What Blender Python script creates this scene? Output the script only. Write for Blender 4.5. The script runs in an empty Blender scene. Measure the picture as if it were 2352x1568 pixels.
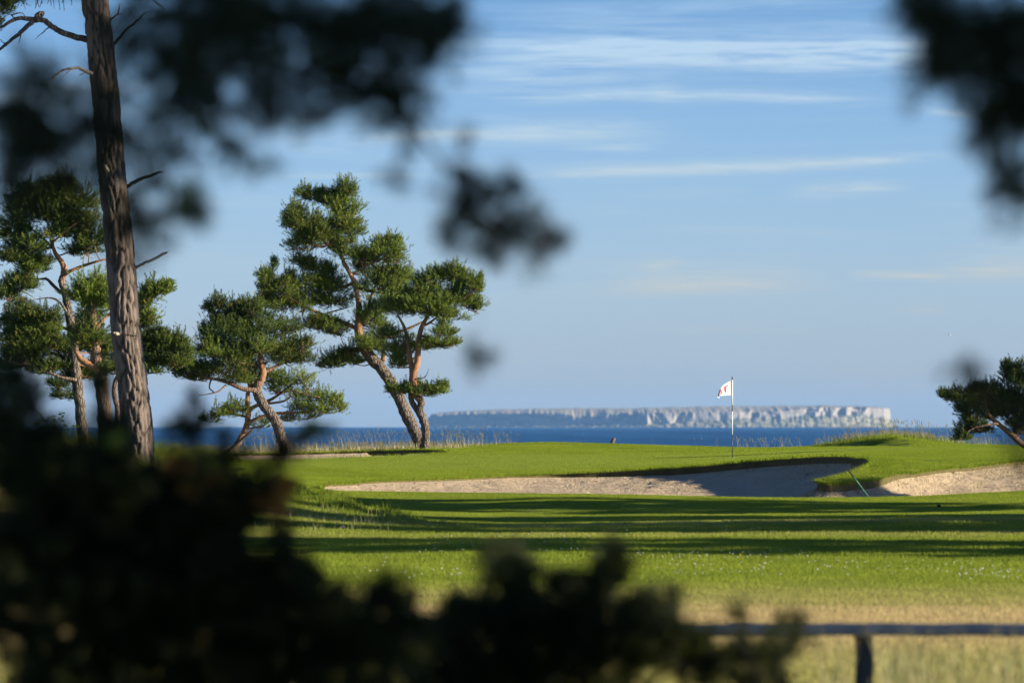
import bpy, math, random
import numpy as np
from mathutils import Vector, geometry

rng = np.random.default_rng(11)
random.seed(11)
scene = bpy.context.scene
col = scene.collection
R = math.radians

# ------------------------------------------------------------------ camera
CAMZ = 6.0                      # metres above the sea
FPX, CU, HV = 200.0 / 36.0 * 2352.0, 1176.0, 977.0
cam_d = bpy.data.cameras.new('camera')
cam = bpy.data.objects.new('camera', cam_d)
col.objects.link(cam)
cam.location = (0, 0, CAMZ)
cam.rotation_euler = (R(90), 0, 0)
cam_d.lens = 200.0
cam_d.sensor_width = 36.0
cam_d.shift_y = (HV - 784.0) / 2352.0
cam_d.clip_start = 0.5
cam_d.clip_end = 60000.0
cam_d.dof.use_dof = True
cam_d.dof.focus_distance = 149.0
cam_d.dof.aperture_fstop = 2.8
cam_d.dof.aperture_blades = 0
scene.camera = cam

# ------------------------------------------------------------------ sun, sky, exposure
SUN_EL, SUN_FRONT = 15.0, 12.0   # elevation; degrees towards the camera from due right
sd = bpy.data.lights.new('sun', 'SUN')
sd.energy = 5.0
sd.angle = R(0.5)
sd.color = (1.0, 0.86, 0.66)
sun = bpy.data.objects.new('sun', sd)
col.objects.link(sun)
to_sun = Vector((math.cos(R(SUN_EL)) * math.cos(R(SUN_FRONT)),
                 -math.cos(R(SUN_EL)) * math.sin(R(SUN_FRONT)), math.sin(R(SUN_EL))))
sun.rotation_euler = to_sun.to_track_quat('Z', 'Y').to_euler()
sun.location = (60, -20, 60)

scene.view_settings.view_transform = 'Standard'
scene.view_settings.look = 'None'
scene.view_settings.gamma = 1.0
scene.view_settings.use_curve_mapping = False
scene.view_settings.exposure = 1.25
scene.render.engine = 'CYCLES'
scene.cycles.use_denoising = True
scene.cycles.denoiser = 'OPENIMAGEDENOISE'
scene.cycles.max_bounces = 6
scene.cycles.diffuse_bounces = 3
scene.cycles.glossy_bounces = 2
scene.cycles.transmission_bounces = 3
scene.cycles.volume_bounces = 1
scene.cycles.transparent_max_bounces = 4
scene.cycles.caustics_reflective = False
scene.cycles.caustics_refractive = False
scene.cycles.sample_clamp_indirect = 4.0

world = bpy.data.worlds.new('World')
scene.world = world
world.use_nodes = True


class NT:
    """small helper to write node maths"""
    def __init__(s, tree):
        s.t = tree
        s.n = tree.nodes
        s.l = tree.links

    def node(s, typ, **kw):
        n = s.n.new(typ)
        for k, v in kw.items():
            setattr(n, k, v)
        return n

    def put(s, sock, v):
        if isinstance(v, bpy.types.NodeSocket):
            s.l.new(v, sock)
        else:
            sock.default_value = v

    def m(s, op, a, b=0.0, c=0.0, clamp=False):
        n = s.node('ShaderNodeMath', operation=op, use_clamp=clamp)
        s.put(n.inputs[0], a); s.put(n.inputs[1], b); s.put(n.inputs[2], c)
        return n.outputs[0]

    def step(s, x, a, b):
        n = s.node('ShaderNodeMapRange', interpolation_type='SMOOTHSTEP')
        s.put(n.inputs[0], x); s.put(n.inputs[1], a); s.put(n.inputs[2], b)
        n.inputs[3].default_value = 0.0; n.inputs[4].default_value = 1.0
        return n.outputs[0]

    def xyz(s, x, y, z):
        n = s.node('ShaderNodeCombineXYZ')
        s.put(n.inputs[0], x); s.put(n.inputs[1], y); s.put(n.inputs[2], z)
        return n.outputs[0]

    def sep(s, v):
        n = s.node('ShaderNodeSeparateXYZ')
        s.l.new(v, n.inputs[0])
        return n.outputs

    def noise(s, vec, scale, detail=3.0, rough=0.55, dist=0.0):
        n = s.node('ShaderNodeTexNoise')
        if vec is not None:
            s.l.new(vec, n.inputs['Vector'])
        n.inputs['Scale'].default_value = scale
        n.inputs['Detail'].default_value = detail
        n.inputs['Roughness'].default_value = rough
        n.inputs['Distortion'].default_value = dist
        return n.outputs[0]

    def mix(s, f, a, b, blend='MIX'):
        n = s.node('ShaderNodeMix', data_type='RGBA', blend_type=blend)
        s.put(n.inputs[0], f)
        s.put(n.inputs[6], a if isinstance(a, bpy.types.NodeSocket) else (*a, 1.0))
        s.put(n.inputs[7], b if isinstance(b, bpy.types.NodeSocket) else (*b, 1.0))
        return n.outputs[2]

    def ramp(s, f, stops):
        n = s.node('ShaderNodeValToRGB')
        e = n.color_ramp.elements
        while len(e) < len(stops):
            e.new(0.5)
        for el, (p, c) in zip(e, stops):
            el.position = p
            el.color = (*c, 1.0) if len(c) == 3 else c
        s.put(n.inputs[0], f)
        return n.outputs[0]

    def scale_vec(s, v, sc):
        n = s.node('ShaderNodeVectorMath', operation='MULTIPLY')
        s.l.new(v, n.inputs[0]); n.inputs[1].default_value = sc
        return n.outputs[0]

    def bump(s, h, strength, dist):
        n = s.node('ShaderNodeBump')
        n.inputs['Strength'].default_value = strength
        n.inputs['Distance'].default_value = dist
        s.l.new(h, n.inputs['Height'])
        return n.outputs[0]


def build_world():
    w = NT(world.node_tree)
    w.n.clear()
    sky = w.node('ShaderNodeTexSky', sky_type='NISHITA')
    sky.sun_disc = False
    sky.sun_elevation = R(SUN_EL)
    # the sky node measures rotation clockwise from +Y
    sky.sun_rotation = R(90 + SUN_FRONT)
    sky.altitude = 0.0
    sky.air_density = 1.0
    sky.dust_density = 0.6
    sky.ozone_density = 4.0
    gen = w.node('ShaderNodeTexCoord').outputs['Generated']
    x, y, z = w.sep(gen)
    # the low sky over the sea: pale at the horizon, clear blue above
    tint = w.ramp(w.m('MULTIPLY', z, 4.0, clamp=True),
                  [(0.0, (0.80, 0.94, 1.45)), (0.08, (0.725, 0.855, 1.30)), (0.2, (0.555, 0.70, 1.10)),
                   (0.31, (0.36, 0.51, 0.83)), (0.6, (0.36, 0.45, 0.70)), (1.0, (0.36, 0.44, 0.62))])
    base = w.mix(1.0, sky.outputs[0], tint, 'MULTIPLY')
    # thin cirrus bands on the sky, kpx = thousandths of the view's own angular scale
    ay = w.m('MAXIMUM', w.m('ABSOLUTE', y), 0.05)
    K = FPX / 1000.0
    pu = w.m('MULTIPLY', w.m('DIVIDE', x, ay), K)
    pv = w.m('MULTIPLY', w.m('DIVIDE', z, ay), K)
    vec = w.xyz(pu, pv, 0.0)
    n_str = w.noise(w.scale_vec(vec, (1.6, 26.0, 1.0)), 1.0, 5.0, 0.6, 0.5)
    n_fine = w.noise(w.scale_vec(vec, (5.0, 90.0, 1.0)), 1.0, 4.0, 0.65, 0.8)
    n_soft = w.noise(w.scale_vec(vec, (2.2, 6.0, 1.0)), 1.0, 4.0, 0.6, 0.4)
    wav = w.m('MULTIPLY', w.m('SUBTRACT', n_soft, 0.5), 0.022)
    pvw = w.m('ADD', pv, wav)
    total = None
    # (u0, v0, u1, v1, half thickness px, amount, soft end px)
    bands = [(1040, 122, 2500, 128, 40, .62, 240), (1300, 100, 2500, 112, 18, .30, 300), (1060, 178, 1500, 180, 16, .34, 140), (980, 222, 2000, 224, 15, .46, 260),
             (560, 312, 1540, 304, 26, .40, 220), (1300, 340, 1500, 341, 7, .4, 80),
             (1180, 406, 2220, 362, 13, .50, 220), (1820, 440, 2080, 424, 16, .60, 110),
             (1400, 640, 1860, 645, 34, .46, 160), (2170, 615, 2500, 590, 34, .55, 130), (1480, 620, 1560, 606, 16, .3, 60),
             (1960, 632, 2180, 632, 8, .5, 60), (600, 405, 1000, 403, 6, .22, 140),
             (2100, 250, 2260, 264, 10, .55, 90), (1480, 205, 1560, 215, 30, .22, 60), (2060, 704, 2180, 706, 16, .24, 60),
             (1200, 20, 2100, 40, 60, .16, 300), (-900, 300, 300, 200, 40, .3, 300), (2700, 300, 3900, 380, 50, .3, 300)]
    for u0, v0, u1, v1, th, amt, soft in bands:
        a0, a1 = (u0 - CU) / 1000, (u1 - CU) / 1000
        b0, b1 = (HV - v0) / 1000, (HV - v1) / 1000
        sl = (b1 - b0) / (a1 - a0)
        d = w.m('SUBTRACT', pvw, w.m('MULTIPLY_ADD', pu, sl, b0 - sl * a0))
        g = w.m('POWER', 2.718, w.m('MULTIPLY', w.m('MULTIPLY', d, d), -1.0 / (th / 1000.0) ** 2))
        e = w.m('MULTIPLY', w.step(pu, a0 - soft / 2000, a0 + soft / 1000),
                w.m('SUBTRACT', 1.0, w.step(pu, a1 - soft / 1000, a1 + soft / 2000)))
        t = w.m('MULTIPLY', w.m('MULTIPLY', g, e), amt)
        total = t if total is None else w.m('ADD', total, t)
    tex = w.m('ADD', w.m('MULTIPLY', w.step(n_str, .32, .68), 0.75), w.m('MULTIPLY', w.step(n_fine, .3, .75), 0.55))
    cl = w.m('MULTIPLY', w.m('MULTIPLY', total, 1.9), tex, clamp=True)
    veil = w.m('MULTIPLY', w.step(n_str, .45, .8), 0.22)
    cl = w.m('ADD', cl, veil, clamp=True)
    cloudcol = w.mix(1.0, sky.outputs[0], (0.97, 0.92, 1.12), 'MULTIPLY')
    fin = w.mix(cl, base, cloudcol)
    bg = w.node('ShaderNodeBackground')
    w.l.new(fin, bg.inputs[0])
    bg.inputs[1].default_value = 0.09
    out = w.node('ShaderNodeOutputWorld')
    w.l.new(bg.outputs[0], out.inputs[0])


build_world()


# ------------------------------------------------------------------ helpers
def P(u, v, Y):
    """a point at depth Y metres for a position in the 2352 px wide survey frame"""
    return np.array([(u - CU) / FPX * Y, Y, CAMZ - (v - HV) / FPX * Y])


def px(Y):
    return Y / FPX


def tag(o, label=None, cat=None, group=None, kind=None):
    if label: o['label'] = label
    if cat: o['category'] = cat
    if group: o['group'] = group
    if kind: o['kind'] = kind
    return o


def empty(name, loc, label, cat, group=None):
    o = bpy.data.objects.new(name, None)
    col.objects.link(o)
    o.location = loc
    o.empty_display_size = 0.2
    return tag(o, label, cat, group)


def make_mesh(name, V, F, mat, parent=None, smooth=False, attrs=None):
    """V (n,3) world coordinates; F (m,3) or (m,4) array"""
    V = np.asarray(V, dtype=np.float32).reshape(-1, 3).copy()
    if parent is not None:
        V -= np.array(parent_world(parent), dtype=np.float32)
    me = bpy.data.meshes.new(name)
    F = np.asarray(F, dtype=np.int32)
    k = F.shape[1]
    me.vertices.add(len(V))
    me.vertices.foreach_set('co', V.ravel())
    me.loops.add(F.size)
    me.loops.foreach_set('vertex_index', F.ravel())
    me.polygons.add(len(F))
    me.polygons.foreach_set('loop_start', np.arange(0, F.size, k, dtype=np.int32))
    me.polygons.foreach_set('loop_total', np.full(len(F), k, dtype=np.int32))
    if smooth:
        me.polygons.foreach_set('use_smooth', np.ones(len(F), dtype=bool))
    me.update(calc_edges=True)
    if attrs:
        for an, av in attrs.items():
            a = me.attributes.new(an, 'FLOAT', 'POINT')
            a.data.foreach_set('value', np.asarray(av, dtype=np.float32))
    if mat is not None:
        me.materials.append(mat)
    o = bpy.data.objects.new(name, me)
    col.objects.link(o)
    if parent is not None:
        o.parent = parent
    return o


def parent_world(o):
    p = Vector(o.location)
    while o.parent is not None:
        o = o.parent
        p = p + Vector(o.location)
    return tuple(p)


class Geo:
    """collects triangles / quads with per-vertex tint"""
    def __init__(s):
        s.V, s.F, s.A, s.n = [], [], [], 0

    def add(s, V, F, a=0.0):
        V = np.asarray(V, float).reshape(-1, 3)
        F = np.asarray(F, int)
        if F.shape[1] == 4:
            F = np.concatenate([F[:, [0, 1, 2]], F[:, [0, 2, 3]]])
        s.V.append(V); s.F.append(F + s.n)
        s.A.append(np.broadcast_to(np.asarray(a, float), (len(V),)))
        s.n += len(V)

    def build(s, name, mat, parent=None, smooth=False):
        return make_mesh(name, np.concatenate(s.V), np.concatenate(s.F), mat, parent, smooth,
                         {'tint': np.concatenate(s.A)})


def catmull(pts, n):
    """smooth polyline through rows of any width"""
    pts = np.asarray(pts, float)
    if len(pts) < 3:
        t = np.linspace(0, 1, n)[:, None]
        return pts[0] * (1 - t) + pts[-1] * t
    p = np.vstack([2 * pts[0] - pts[1], pts, 2 * pts[-1] - pts[-2]])
    out = []
    m = len(pts) - 1
    for q in np.linspace(0, m - 1e-9, n):
        i = int(q); t = q - i
        a, b, c, d = p[i], p[i + 1], p[i + 2], p[i + 3]
        out.append(0.5 * ((2 * b) + (c - a) * t + (2 * a - 5 * b + 4 * c - d) * t * t + (3 * b - a - 3 * c + d) * t ** 3))
    return np.array(out)


def tube(path, rad, k=8, cap=True):
    path = np.asarray(path, float); rad = np.asarray(rad, float)
    n = len(path)
    T = np.gradient(path, axis=0)
    T /= np.linalg.norm(T, axis=1)[:, None] + 1e-12
    ref = np.array([0.31, -0.9, 0.2]) if abs(T[0][1]) < .8 else np.array([1.0, 0, 0])
    N = np.zeros_like(T)
    v = ref - T[0] * ref.dot(T[0]); v /= np.linalg.norm(v)
    for i in range(n):
        v = v - T[i] * v.dot(T[i]); v /= np.linalg.norm(v) + 1e-12
        N[i] = v
    B = np.cross(T, N)
    th = np.linspace(0, 2 * np.pi, k, endpoint=False)
    ring = (N[:, None, :] * np.cos(th)[None, :, None] + B[:, None, :] * np.sin(th)[None, :, None])
    rr = rad if rad.ndim == 2 else rad[:, None]
    V = path[:, None, :] + ring * rr[:, :, None]
    V = V.reshape(-1, 3)
    i, j = np.meshgrid(np.arange(n - 1), np.arange(k), indexing='ij')
    a = i * k + j; b = i * k + (j + 1) % k
    F = np.stack([a, b, b + k, a + k], -1).reshape(-1, 4)
    if cap:
        V = np.vstack([V, path[-1] + T[-1] * rad[-1].mean() * .6, path[0]])
        e = len(V) - 2; s0 = len(V) - 1
        j = np.arange(k)
        top = np.stack([(n - 1) * k + j, (n - 1) * k + (j + 1) % k, np.full(k, e), np.full(k, e)], -1)
        bot = np.stack([(j + 1) % k, j, np.full(k, s0), np.full(k, s0)], -1)
        tri = np.concatenate([top, bot])
        return V, F, tri[:, :3]
    return V, F, np.zeros((0, 3), int)


def add_tube(g, path, rad, k=8, a=0.0):
    V, F, T = tube(path, rad, k)
    F = np.concatenate([F[:, [0, 1, 2]], F[:, [0, 2, 3]], T])
    g.add(V, F, a)


def unit(v):
    v = np.asarray(v, float)
    return v / (np.linalg.norm(v, axis=-1, keepdims=True) + 1e-12)


# ------------------------------------------------------------------ materials
def material(name):
    m = bpy.data.materials.new(name)
    m.use_nodes = True
    t = NT(m.node_tree)
    t.n.clear()
    out = t.node('ShaderNodeOutputMaterial')
    return m, t, out


def principled(t, out, colr, rough=0.8, spec=0.3, normal=None):
    b = t.node('ShaderNodeBsdfPrincipled')
    t.put(b.inputs['Base Color'], colr if isinstance(colr, bpy.types.NodeSocket) else (*colr, 1))
    t.put(b.inputs['Roughness'], rough)
    b.inputs['Specular IOR Level'].default_value = spec
    if normal is not None:
        t.l.new(normal, b.inputs['Normal'])
    t.l.new(b.outputs[0], out.inputs['Surface'])
    return b


def plain(name, c, rough=0.6, spec=0.3, var=0.25, scale=20.0):
    m, t, out = material(name)
    pos = t.node('ShaderNodeTexCoord').outputs['Object']
    n = t.noise(pos, scale, 4)
    cc = t.mix(n, tuple(x * (1 - var) for x in c), tuple(min(1, x * (1 + var)) for x in c))
    principled(t, out, cc, rough, spec)
    return m


def leafy(name, c_dark, c_light, c_odd, trans=0.3, rough=0.55):
    """needles and leaves: tint attribute 0..1 dark to light, above 1 towards the odd colour"""
    m, t, out = material(name)
    at = t.node('ShaderNodeAttribute', attribute_name='tint').outputs['Fac']
    pos = t.node('ShaderNodeNewGeometry').outputs['Position']
    n = t.noise(pos, 2.5, 2)
    c = t.mix(t.m('ADD', t.m('MULTIPLY', at, .8), t.m('MULTIPLY', t.m('SUBTRACT', n, .5), .5), clamp=True), c_dark, c_light)
    c = t.mix(t.m('SUBTRACT', at, 1.0, clamp=True), c, c_odd)
    b = t.node('ShaderNodeBsdfPrincipled')
    t.l.new(c, b.inputs['Base Color'])
    b.inputs['Roughness'].default_value = rough
    b.inputs['Specular IOR Level'].default_value = 0.25
    tr = t.node('ShaderNodeBsdfTranslucent')
    t.l.new(t.mix(0.5, c, (0.16, 0.20, 0.01)), tr.inputs[0])
    mx = t.node('ShaderNodeMixShader')
    mx.inputs[0].default_value = trans
    t.l.new(b.outputs[0], mx.inputs[1]); t.l.new(tr.outputs[0], mx.inputs[2])
    t.l.new(mx.outputs[0], out.inputs['Surface'])
    return m


def grass_colour(t, at=None):
    """one growth pattern over the whole course, in world metres: mown green, rough, dry strips"""
    pos = t.node('ShaderNodeNewGeometry').outputs['Position']
    x, y, z = t.sep(pos)
    n1 = t.noise(pos, 0.55, 4, .6)
    n2 = t.noise(t.scale_vec(pos, (0.35, 1.6, 0.0)), 1.0, 3, .6)
    n3 = t.noise(pos, 5.0, 3, .6)
    g = t.mix(t.step(n1, .3, .7), (0.158, 0.225, 0.022), (0.232, 0.290, 0.032))
    g = t.mix(t.m('MULTIPLY', t.step(n3, .45, .75), .5), g, (0.095, 0.160, 0.016))
    band = t.step(t.m('SINE', t.m('MULTIPLY', t.m('ADD', x, t.m('MULTIPLY', y, .35)), 1.5)), -.3, .3)
    g = t.mix(t.m('MULTIPLY', t.m('MULTIPLY', band, t.step(y, 106.0, 108.0)), .26), g, (0.26, 0.33, 0.04))
    # closely mown putting surface is paler
    ds = t.m('ADD', t.m('MULTIPLY', t.m('ADD', x, -2.0), .085), t.m('MULTIPLY', t.m('SUBTRACT', n2, .5), .25))
    dy = t.m('MULTIPLY', t.m('SUBTRACT', y, 152.0), .13)
    el = t.m('ADD', t.m('MULTIPLY', ds, ds), t.m('MULTIPLY', dy, dy))
    put = t.m('SUBTRACT', 1.0, t.step(el, .85, 1.1))
    g = t.mix(t.m('MULTIPLY', put, .75), g, (0.225, 0.290, 0.050))
    if at is not None:
        g = t.mix(t.m('MULTIPLY', at, .45, clamp=True), g, (0.235, 0.31, 0.035))
    # dry strips
    yy = t.m('ADD', y, t.m('MULTIPLY', t.m('SUBTRACT', n2, .5), 9.0))
    dry = t.ramp(t.m('DIVIDE', t.m('SUBTRACT', yy, 30.0), 100.0, clamp=True),
                 [(0.0, (.45, .45, .45)), (0.22, (.5, .5, .5)), (0.28, (.92, .92, .92)), (0.355, (.95, .95, .95)), (0.385, (.5, .5, .5)),
                  (0.42, (.35, .35, .35)), (0.47, (.05, .05, .05)), (0.66, (.03, .03, .03)), (0.68, (.3, .3, .3)), (0.70, (.05, .05, .05)),
                  (0.735, (.06, .06, .06)), (0.752, (.5, .5, .5)), (0.768, (.04, .04, .04)), (1.0, (0, 0, 0))])
    dry = t.m('MULTIPLY', dry, t.step(n3, .05, .5))
    hl = t.m('SUBTRACT', 1.0, t.step(x, -10.0, -4.0))   # unmown left bank: straw mixed in
    dry = t.m('MAXIMUM', dry, t.m('MULTIPLY', t.m('MULTIPLY', hl, t.m('SUBTRACT', 1.0, t.step(y, 112.0, 122.0))), t.m('MULTIPLY', t.step(n1, .3, .6), .85)))
    dune = t.m('MULTIPLY', t.step(y, 165.5, 168.5), t.m('SUBTRACT', 1.0, t.step(x, -3.5, -1.0)))
    dry = t.m('MAXIMUM', dry, t.m('MULTIPLY', dune, .8))
    return t.mix(dry, g, (0.52, 0.41, 0.21)), pos


def grass_sheet_mat():
    m, t, out = material('grass_sheet')
    c, pos = grass_colour(t)
    n = t.noise(pos, 30.0, 3, .7)
    c = t.mix(t.m('MULTIPLY', n, .45), c, (0.03, 0.05, 0.008))
    principled(t, out, c, .9, .1, t.bump(t.noise(pos, 25.0, 4, .7), .8, .04))
    return m


def grass_blade_mat(name='grass_blade', shift=None, k=0.0, trans=.35):
    m, t, out = material(name)
    at = t.node('ShaderNodeAttribute', attribute_name='tint').outputs['Fac']
    c, pos = grass_colour(t, at)
    if shift:
        c = t.mix(k, c, shift)
    b = t.node('ShaderNodeBsdfDiffuse')
    t.l.new(c, b.inputs[0])
    tr = t.node('ShaderNodeBsdfTranslucent')
    t.l.new(c, tr.inputs[0])
    mx = t.node('ShaderNodeMixShader')
    mx.inputs[0].default_value = trans
    t.l.new(b.outputs[0], mx.inputs[1]); t.l.new(tr.outputs[0], mx.inputs[2])
    t.l.new(mx.outputs[0], out.inputs['Surface'])
    return m


def sand_mat():
    m, t, out = material('bunker_sand')
    pos = t.node('ShaderNodeNewGeometry').outputs['Position']
    n1 = t.noise(pos, 1.3, 4, .6)
    n2 = t.noise(pos, 14.0, 4, .7)
    n3 = t.noise(pos, 45.0, 2, .7)
    c = t.mix(n1, (0.44, 0.345, 0.222), (0.58, 0.47, 0.318))
    c = t.mix(t.m('MULTIPLY', t.step(n2, .56, .74), .5), c, (0.24, 0.20, 0.145))
    x, y, z = t.sep(pos)
    # damp brown earth and roots below the tongue of turf on the right
    damp = t.m('MULTIPLY', t.step(x, 6.6, 8.4), t.step(n1, .40, .62))
    c = t.mix(t.m('MULTIPLY', damp, .45), c, (0.27, 0.205, 0.13))
    n4 = t.noise(pos, 4.5, 3, .6)
    h = t.m('ADD', t.m('MULTIPLY', n4, 1.2), t.m('ADD', t.m('MULTIPLY', n2, .9), t.m('MULTIPLY', n3, .35)))
    principled(t, out, c, .95, .1, t.bump(h, .9, .09))
    return m


def bark_mat(name, low, high, gap, CRACK=.9):
    m, t, out = material(name)
    at = t.node('ShaderNodeAttribute', attribute_name='tint').outputs['Fac']      # 0 old grey bark .. 1 young orange bark
    fu = t.node('ShaderNodeAttribute', attribute_name='furrow').outputs['Fac']
    pos = t.node('ShaderNodeNewGeometry').outputs['Position']
    n = t.noise(t.scale_vec(pos, (9, 9, 3)), 1.0, 4, .65)
    c = t.mix(at, low, high)
    c = t.mix(t.m('MULTIPLY', n, .6), c, tuple(v * .55 for v in low))
    vo = t.node('ShaderNodeTexVoronoi', feature='DISTANCE_TO_EDGE')
    t.l.new(t.scale_vec(pos, (16, 16, 4.5)), vo.inputs['Vector'])
    vo.inputs['Scale'].default_value = 1.0
    crack = t.m('MULTIPLY', t.m('SUBTRACT', 1.0, t.step(vo.outputs['Distance'], 0.0, .22)), t.m('SUBTRACT', 1.0, at, clamp=True))
    fu = t.m('MAXIMUM', fu, t.m('MULTIPLY', crack, CRACK))
    c = t.mix(t.m('MULTIPLY', fu, .85, clamp=True), c, gap)
    hgt = t.m('SUBTRACT', t.noise(t.scale_vec(pos, (30, 30, 9)), 1.0, 3, .7), t.m('MULTIPLY', crack, 1.2 * CRACK))
    principled(t, out, c, .9, .15, t.bump(hgt, .8, .03))
    return m


M_SHEET = grass_sheet_mat()
M_BLADE = grass_blade_mat()
M_TALL = grass_blade_mat('tall_grass_blade', (0.10, 0.155, 0.02), .45, .4)
M_STRAW = leafy('dune_straw', (0.26, 0.23, 0.10), (0.42, 0.38, 0.20), (0.12, 0.17, 0.04), .3)
M_SAND = sand_mat()
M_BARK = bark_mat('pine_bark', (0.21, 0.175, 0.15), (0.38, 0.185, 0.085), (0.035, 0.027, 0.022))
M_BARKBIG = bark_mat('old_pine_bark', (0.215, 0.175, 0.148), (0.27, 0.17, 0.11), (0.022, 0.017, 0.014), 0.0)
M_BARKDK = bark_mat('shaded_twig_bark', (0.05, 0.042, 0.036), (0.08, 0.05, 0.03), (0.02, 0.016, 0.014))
M_DEAD = plain('dead_wood', (0.36, 0.31, 0.25), .9, .1, .3, 12)
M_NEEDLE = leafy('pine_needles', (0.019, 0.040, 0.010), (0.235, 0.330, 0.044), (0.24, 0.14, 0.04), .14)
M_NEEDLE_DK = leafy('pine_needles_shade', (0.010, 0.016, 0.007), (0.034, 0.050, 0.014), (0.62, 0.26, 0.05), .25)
M_NEEDLE_LIT = leafy('sunlit_tips', (0.10, 0.16, 0.02), (0.22, 0.32, 0.05), (0.3, 0.3, 0.1), .35)  # brighter needle copy: sunlight on the close tips put into the colour
M_LEAF = leafy('broad_leaves', (0.06, 0.12, 0.015), (0.16, 0.26, 0.03), (0.3, 0.3, 0.05), .35, .4)

# ------------------------------------------------------------------ terrain
ZB = np.array([(-60, 4.6), (0, 4.5), (20, 4.35), (32, 4.1), (43, 3.86), (54, 3.83), (64, 3.83), (74, 3.85), (84, 3.92), (95, 4.06), (104, 4.225),
               (114, 4.35), (124, 4.45), (132, 4.72), (140, 5.0), (150, 5.16), (160, 5.28), (168, 5.36), (172, 5.37), (177, 5.2), (183, 4.7), (192, 3.4), (205, 1.2),
               (215, 0.2), (225, -0.8), (260, -3.0), (400, -6.0)], float)
_zx = np.arange(-60, 401, 0.5)
_zy = np.interp(_zx, ZB[:, 0], ZB[:, 1])
_k = np.hanning(13); _k /= _k.sum()
_zy = np.convolve(np.pad(_zy, 6, mode='edge'), _k, 'valid')


def zb(Y):
    return np.interp(Y, _zx, _zy)


# far lip (with the tongue of turf) and near lip of the front bunker: u, v, depth
FAR_LIP = [(735, 1118, 124.0), (760, 1110, 126), (850, 1106, 131), (1000, 1101, 135.5), (1120, 1096, 138.5), (1240, 1091, 139.8), (1400, 1084, 139.9),
           (1520, 1077, 139.6), (1600, 1072, 139.2), (1680, 1064, 138.6), (1750, 1058, 137.8), (1830, 1052, 136.6), (1900, 1047.5, 135), (1950, 1046, 133.2), (1982, 1048, 131.2),
           (2000, 1055, 129.3), (2001, 1064, 128.3), (1980, 1075, 127.3), (1950, 1086, 126.4), (1915, 1097, 125.6), (1886, 1104, 125.0), (1878, 1108, 124.7),
           (1892, 1111, 124.4), (1940, 1112, 124.6), (2000, 1107, 125.6), (2100, 1090, 128), (2200, 1076, 130.3), (2300, 1064, 132.3), (2352, 1058, 133.2), (2450, 1050, 134.5), (2560, 1046, 135)]
NEAR_LIP = [(2680, 1062, 132), (2700, 1090, 127), (2620, 1112, 124), (2500, 1121, 122.6), (2352, 1128, 121.8), (2250, 1132, 121), (2150, 1138, 120.4), (2000, 1142, 120), (1800, 1143, 120),
            (1600, 1140, 120.4), (1400, 1136, 120.9), (1100, 1132, 121.4), (900, 1129, 122), (770, 1127, 122.8), (740, 1123, 123.4)]
BACK_BUNKER = [(520, 1043, 164.5), (600, 1042, 165), (700, 1040, 165.5), (800, 1037, 165.8), (880, 1035, 165.6), (960, 1032.5, 164.8), (1010, 1033, 163.5), (1040, 1036.5, 162),
               (1020, 1040, 160.5), (980, 1044, 159.5), (900, 1047, 158.5), (800, 1051, 157.5), (700, 1055, 156.8), (600, 1057, 156.4), (520, 1058, 156.4), (500, 1050, 160)]
CTRL = [
    (600, 1128, 122), (660, 1122, 124), (650, 1105, 132), (735, 1101, 133), (900, 1088, 141), (700, 1080, 143), (560, 1085, 140), (1100, 1078, 145), (1400, 1070, 146),
    (1682, 1052.5, 149), (1880, 1040, 150), (2050, 1034, 147), (2150, 1034, 145), (2300, 1036, 146), (2100, 1050, 138), (2060, 1062, 133),
    (1100, 1052, 156), (1400, 1045, 159), (1750, 1038, 160), (900, 1058, 154), (700, 1064, 153), (2000, 1029, 158), (2200, 1028, 160),
    (560, 1039, 168.5), (700, 1034, 168.5), (830, 1031, 169), (960, 1027.5, 168.5), (1040, 1028.5, 169), (1150, 1021.5, 171), (1250, 1018.5, 172), (1330, 1020, 172),
    (1420, 1022.5, 172), (1600, 1026.5, 172), (1750, 1028.5, 172), (1840, 1027, 171), (2060, 1022, 166), (2200, 1021, 170), (2300, 1025, 172), (2400, 1026, 172),
    (700, 1136, 115), (800, 1162, 112), (880, 1186, 109), (600, 1122, 117), (480, 1105, 117), (980, 1205, 106), (750, 1205, 103), (600, 1215, 100.5), (900, 1160, 116), (1000, 1172, 113),
    (318, 1078, 115), (100, 1040, 112), (100, 1020, 140), (250, 1030, 138), (400, 1040, 150), (450, 1048, 158), (300, 1030, 166), (100, 1020, 166),
    (2200, 1150, 117), (1700, 1152, 116), (1300, 1150, 116), (2352, 1160, 113),
]
pts = []
for u, v, Y in FAR_LIP + NEAR_LIP + BACK_BUNKER + CTRL:
    pts.append(P(u, v, Y))
for X, Y, z in [(-3.0, 126, 4.55), (-1.5, 128, 4.58), (0.3, 126, 4.52), (0.4, 130, 4.58), (0.4, 134.5, 4.68), (2.2, 126, 4.52), (2.3, 130, 4.60), (2.4, 135, 4.74),
                (4.1, 125, 4.50), (4.3, 130, 4.66), (4.5, 134.5, 4.82), (5.6, 124.5, 4.50), (5.8, 129, 4.70), (6.0, 133.5, 4.92), (6.9, 129, 4.74), (7.2, 132, 4.98),
                (9.2, 123.5, 4.56), (11.0, 124.5, 4.62), (11.6, 128, 4.76)]:
    pts.append(np.array([X, Y, z]))
pts = np.array(pts)
res = pts[:, 2] - zb(pts[:, 1])
anch = []
for X in (-70, -45, -28, 28, 45, 70):
    for Y in (0, 30, 60, 90, 120, 150, 180, 210):
        anch.append((X, Y, .25 if (X < 0 and 90 < Y < 170) else 0.0))
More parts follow.
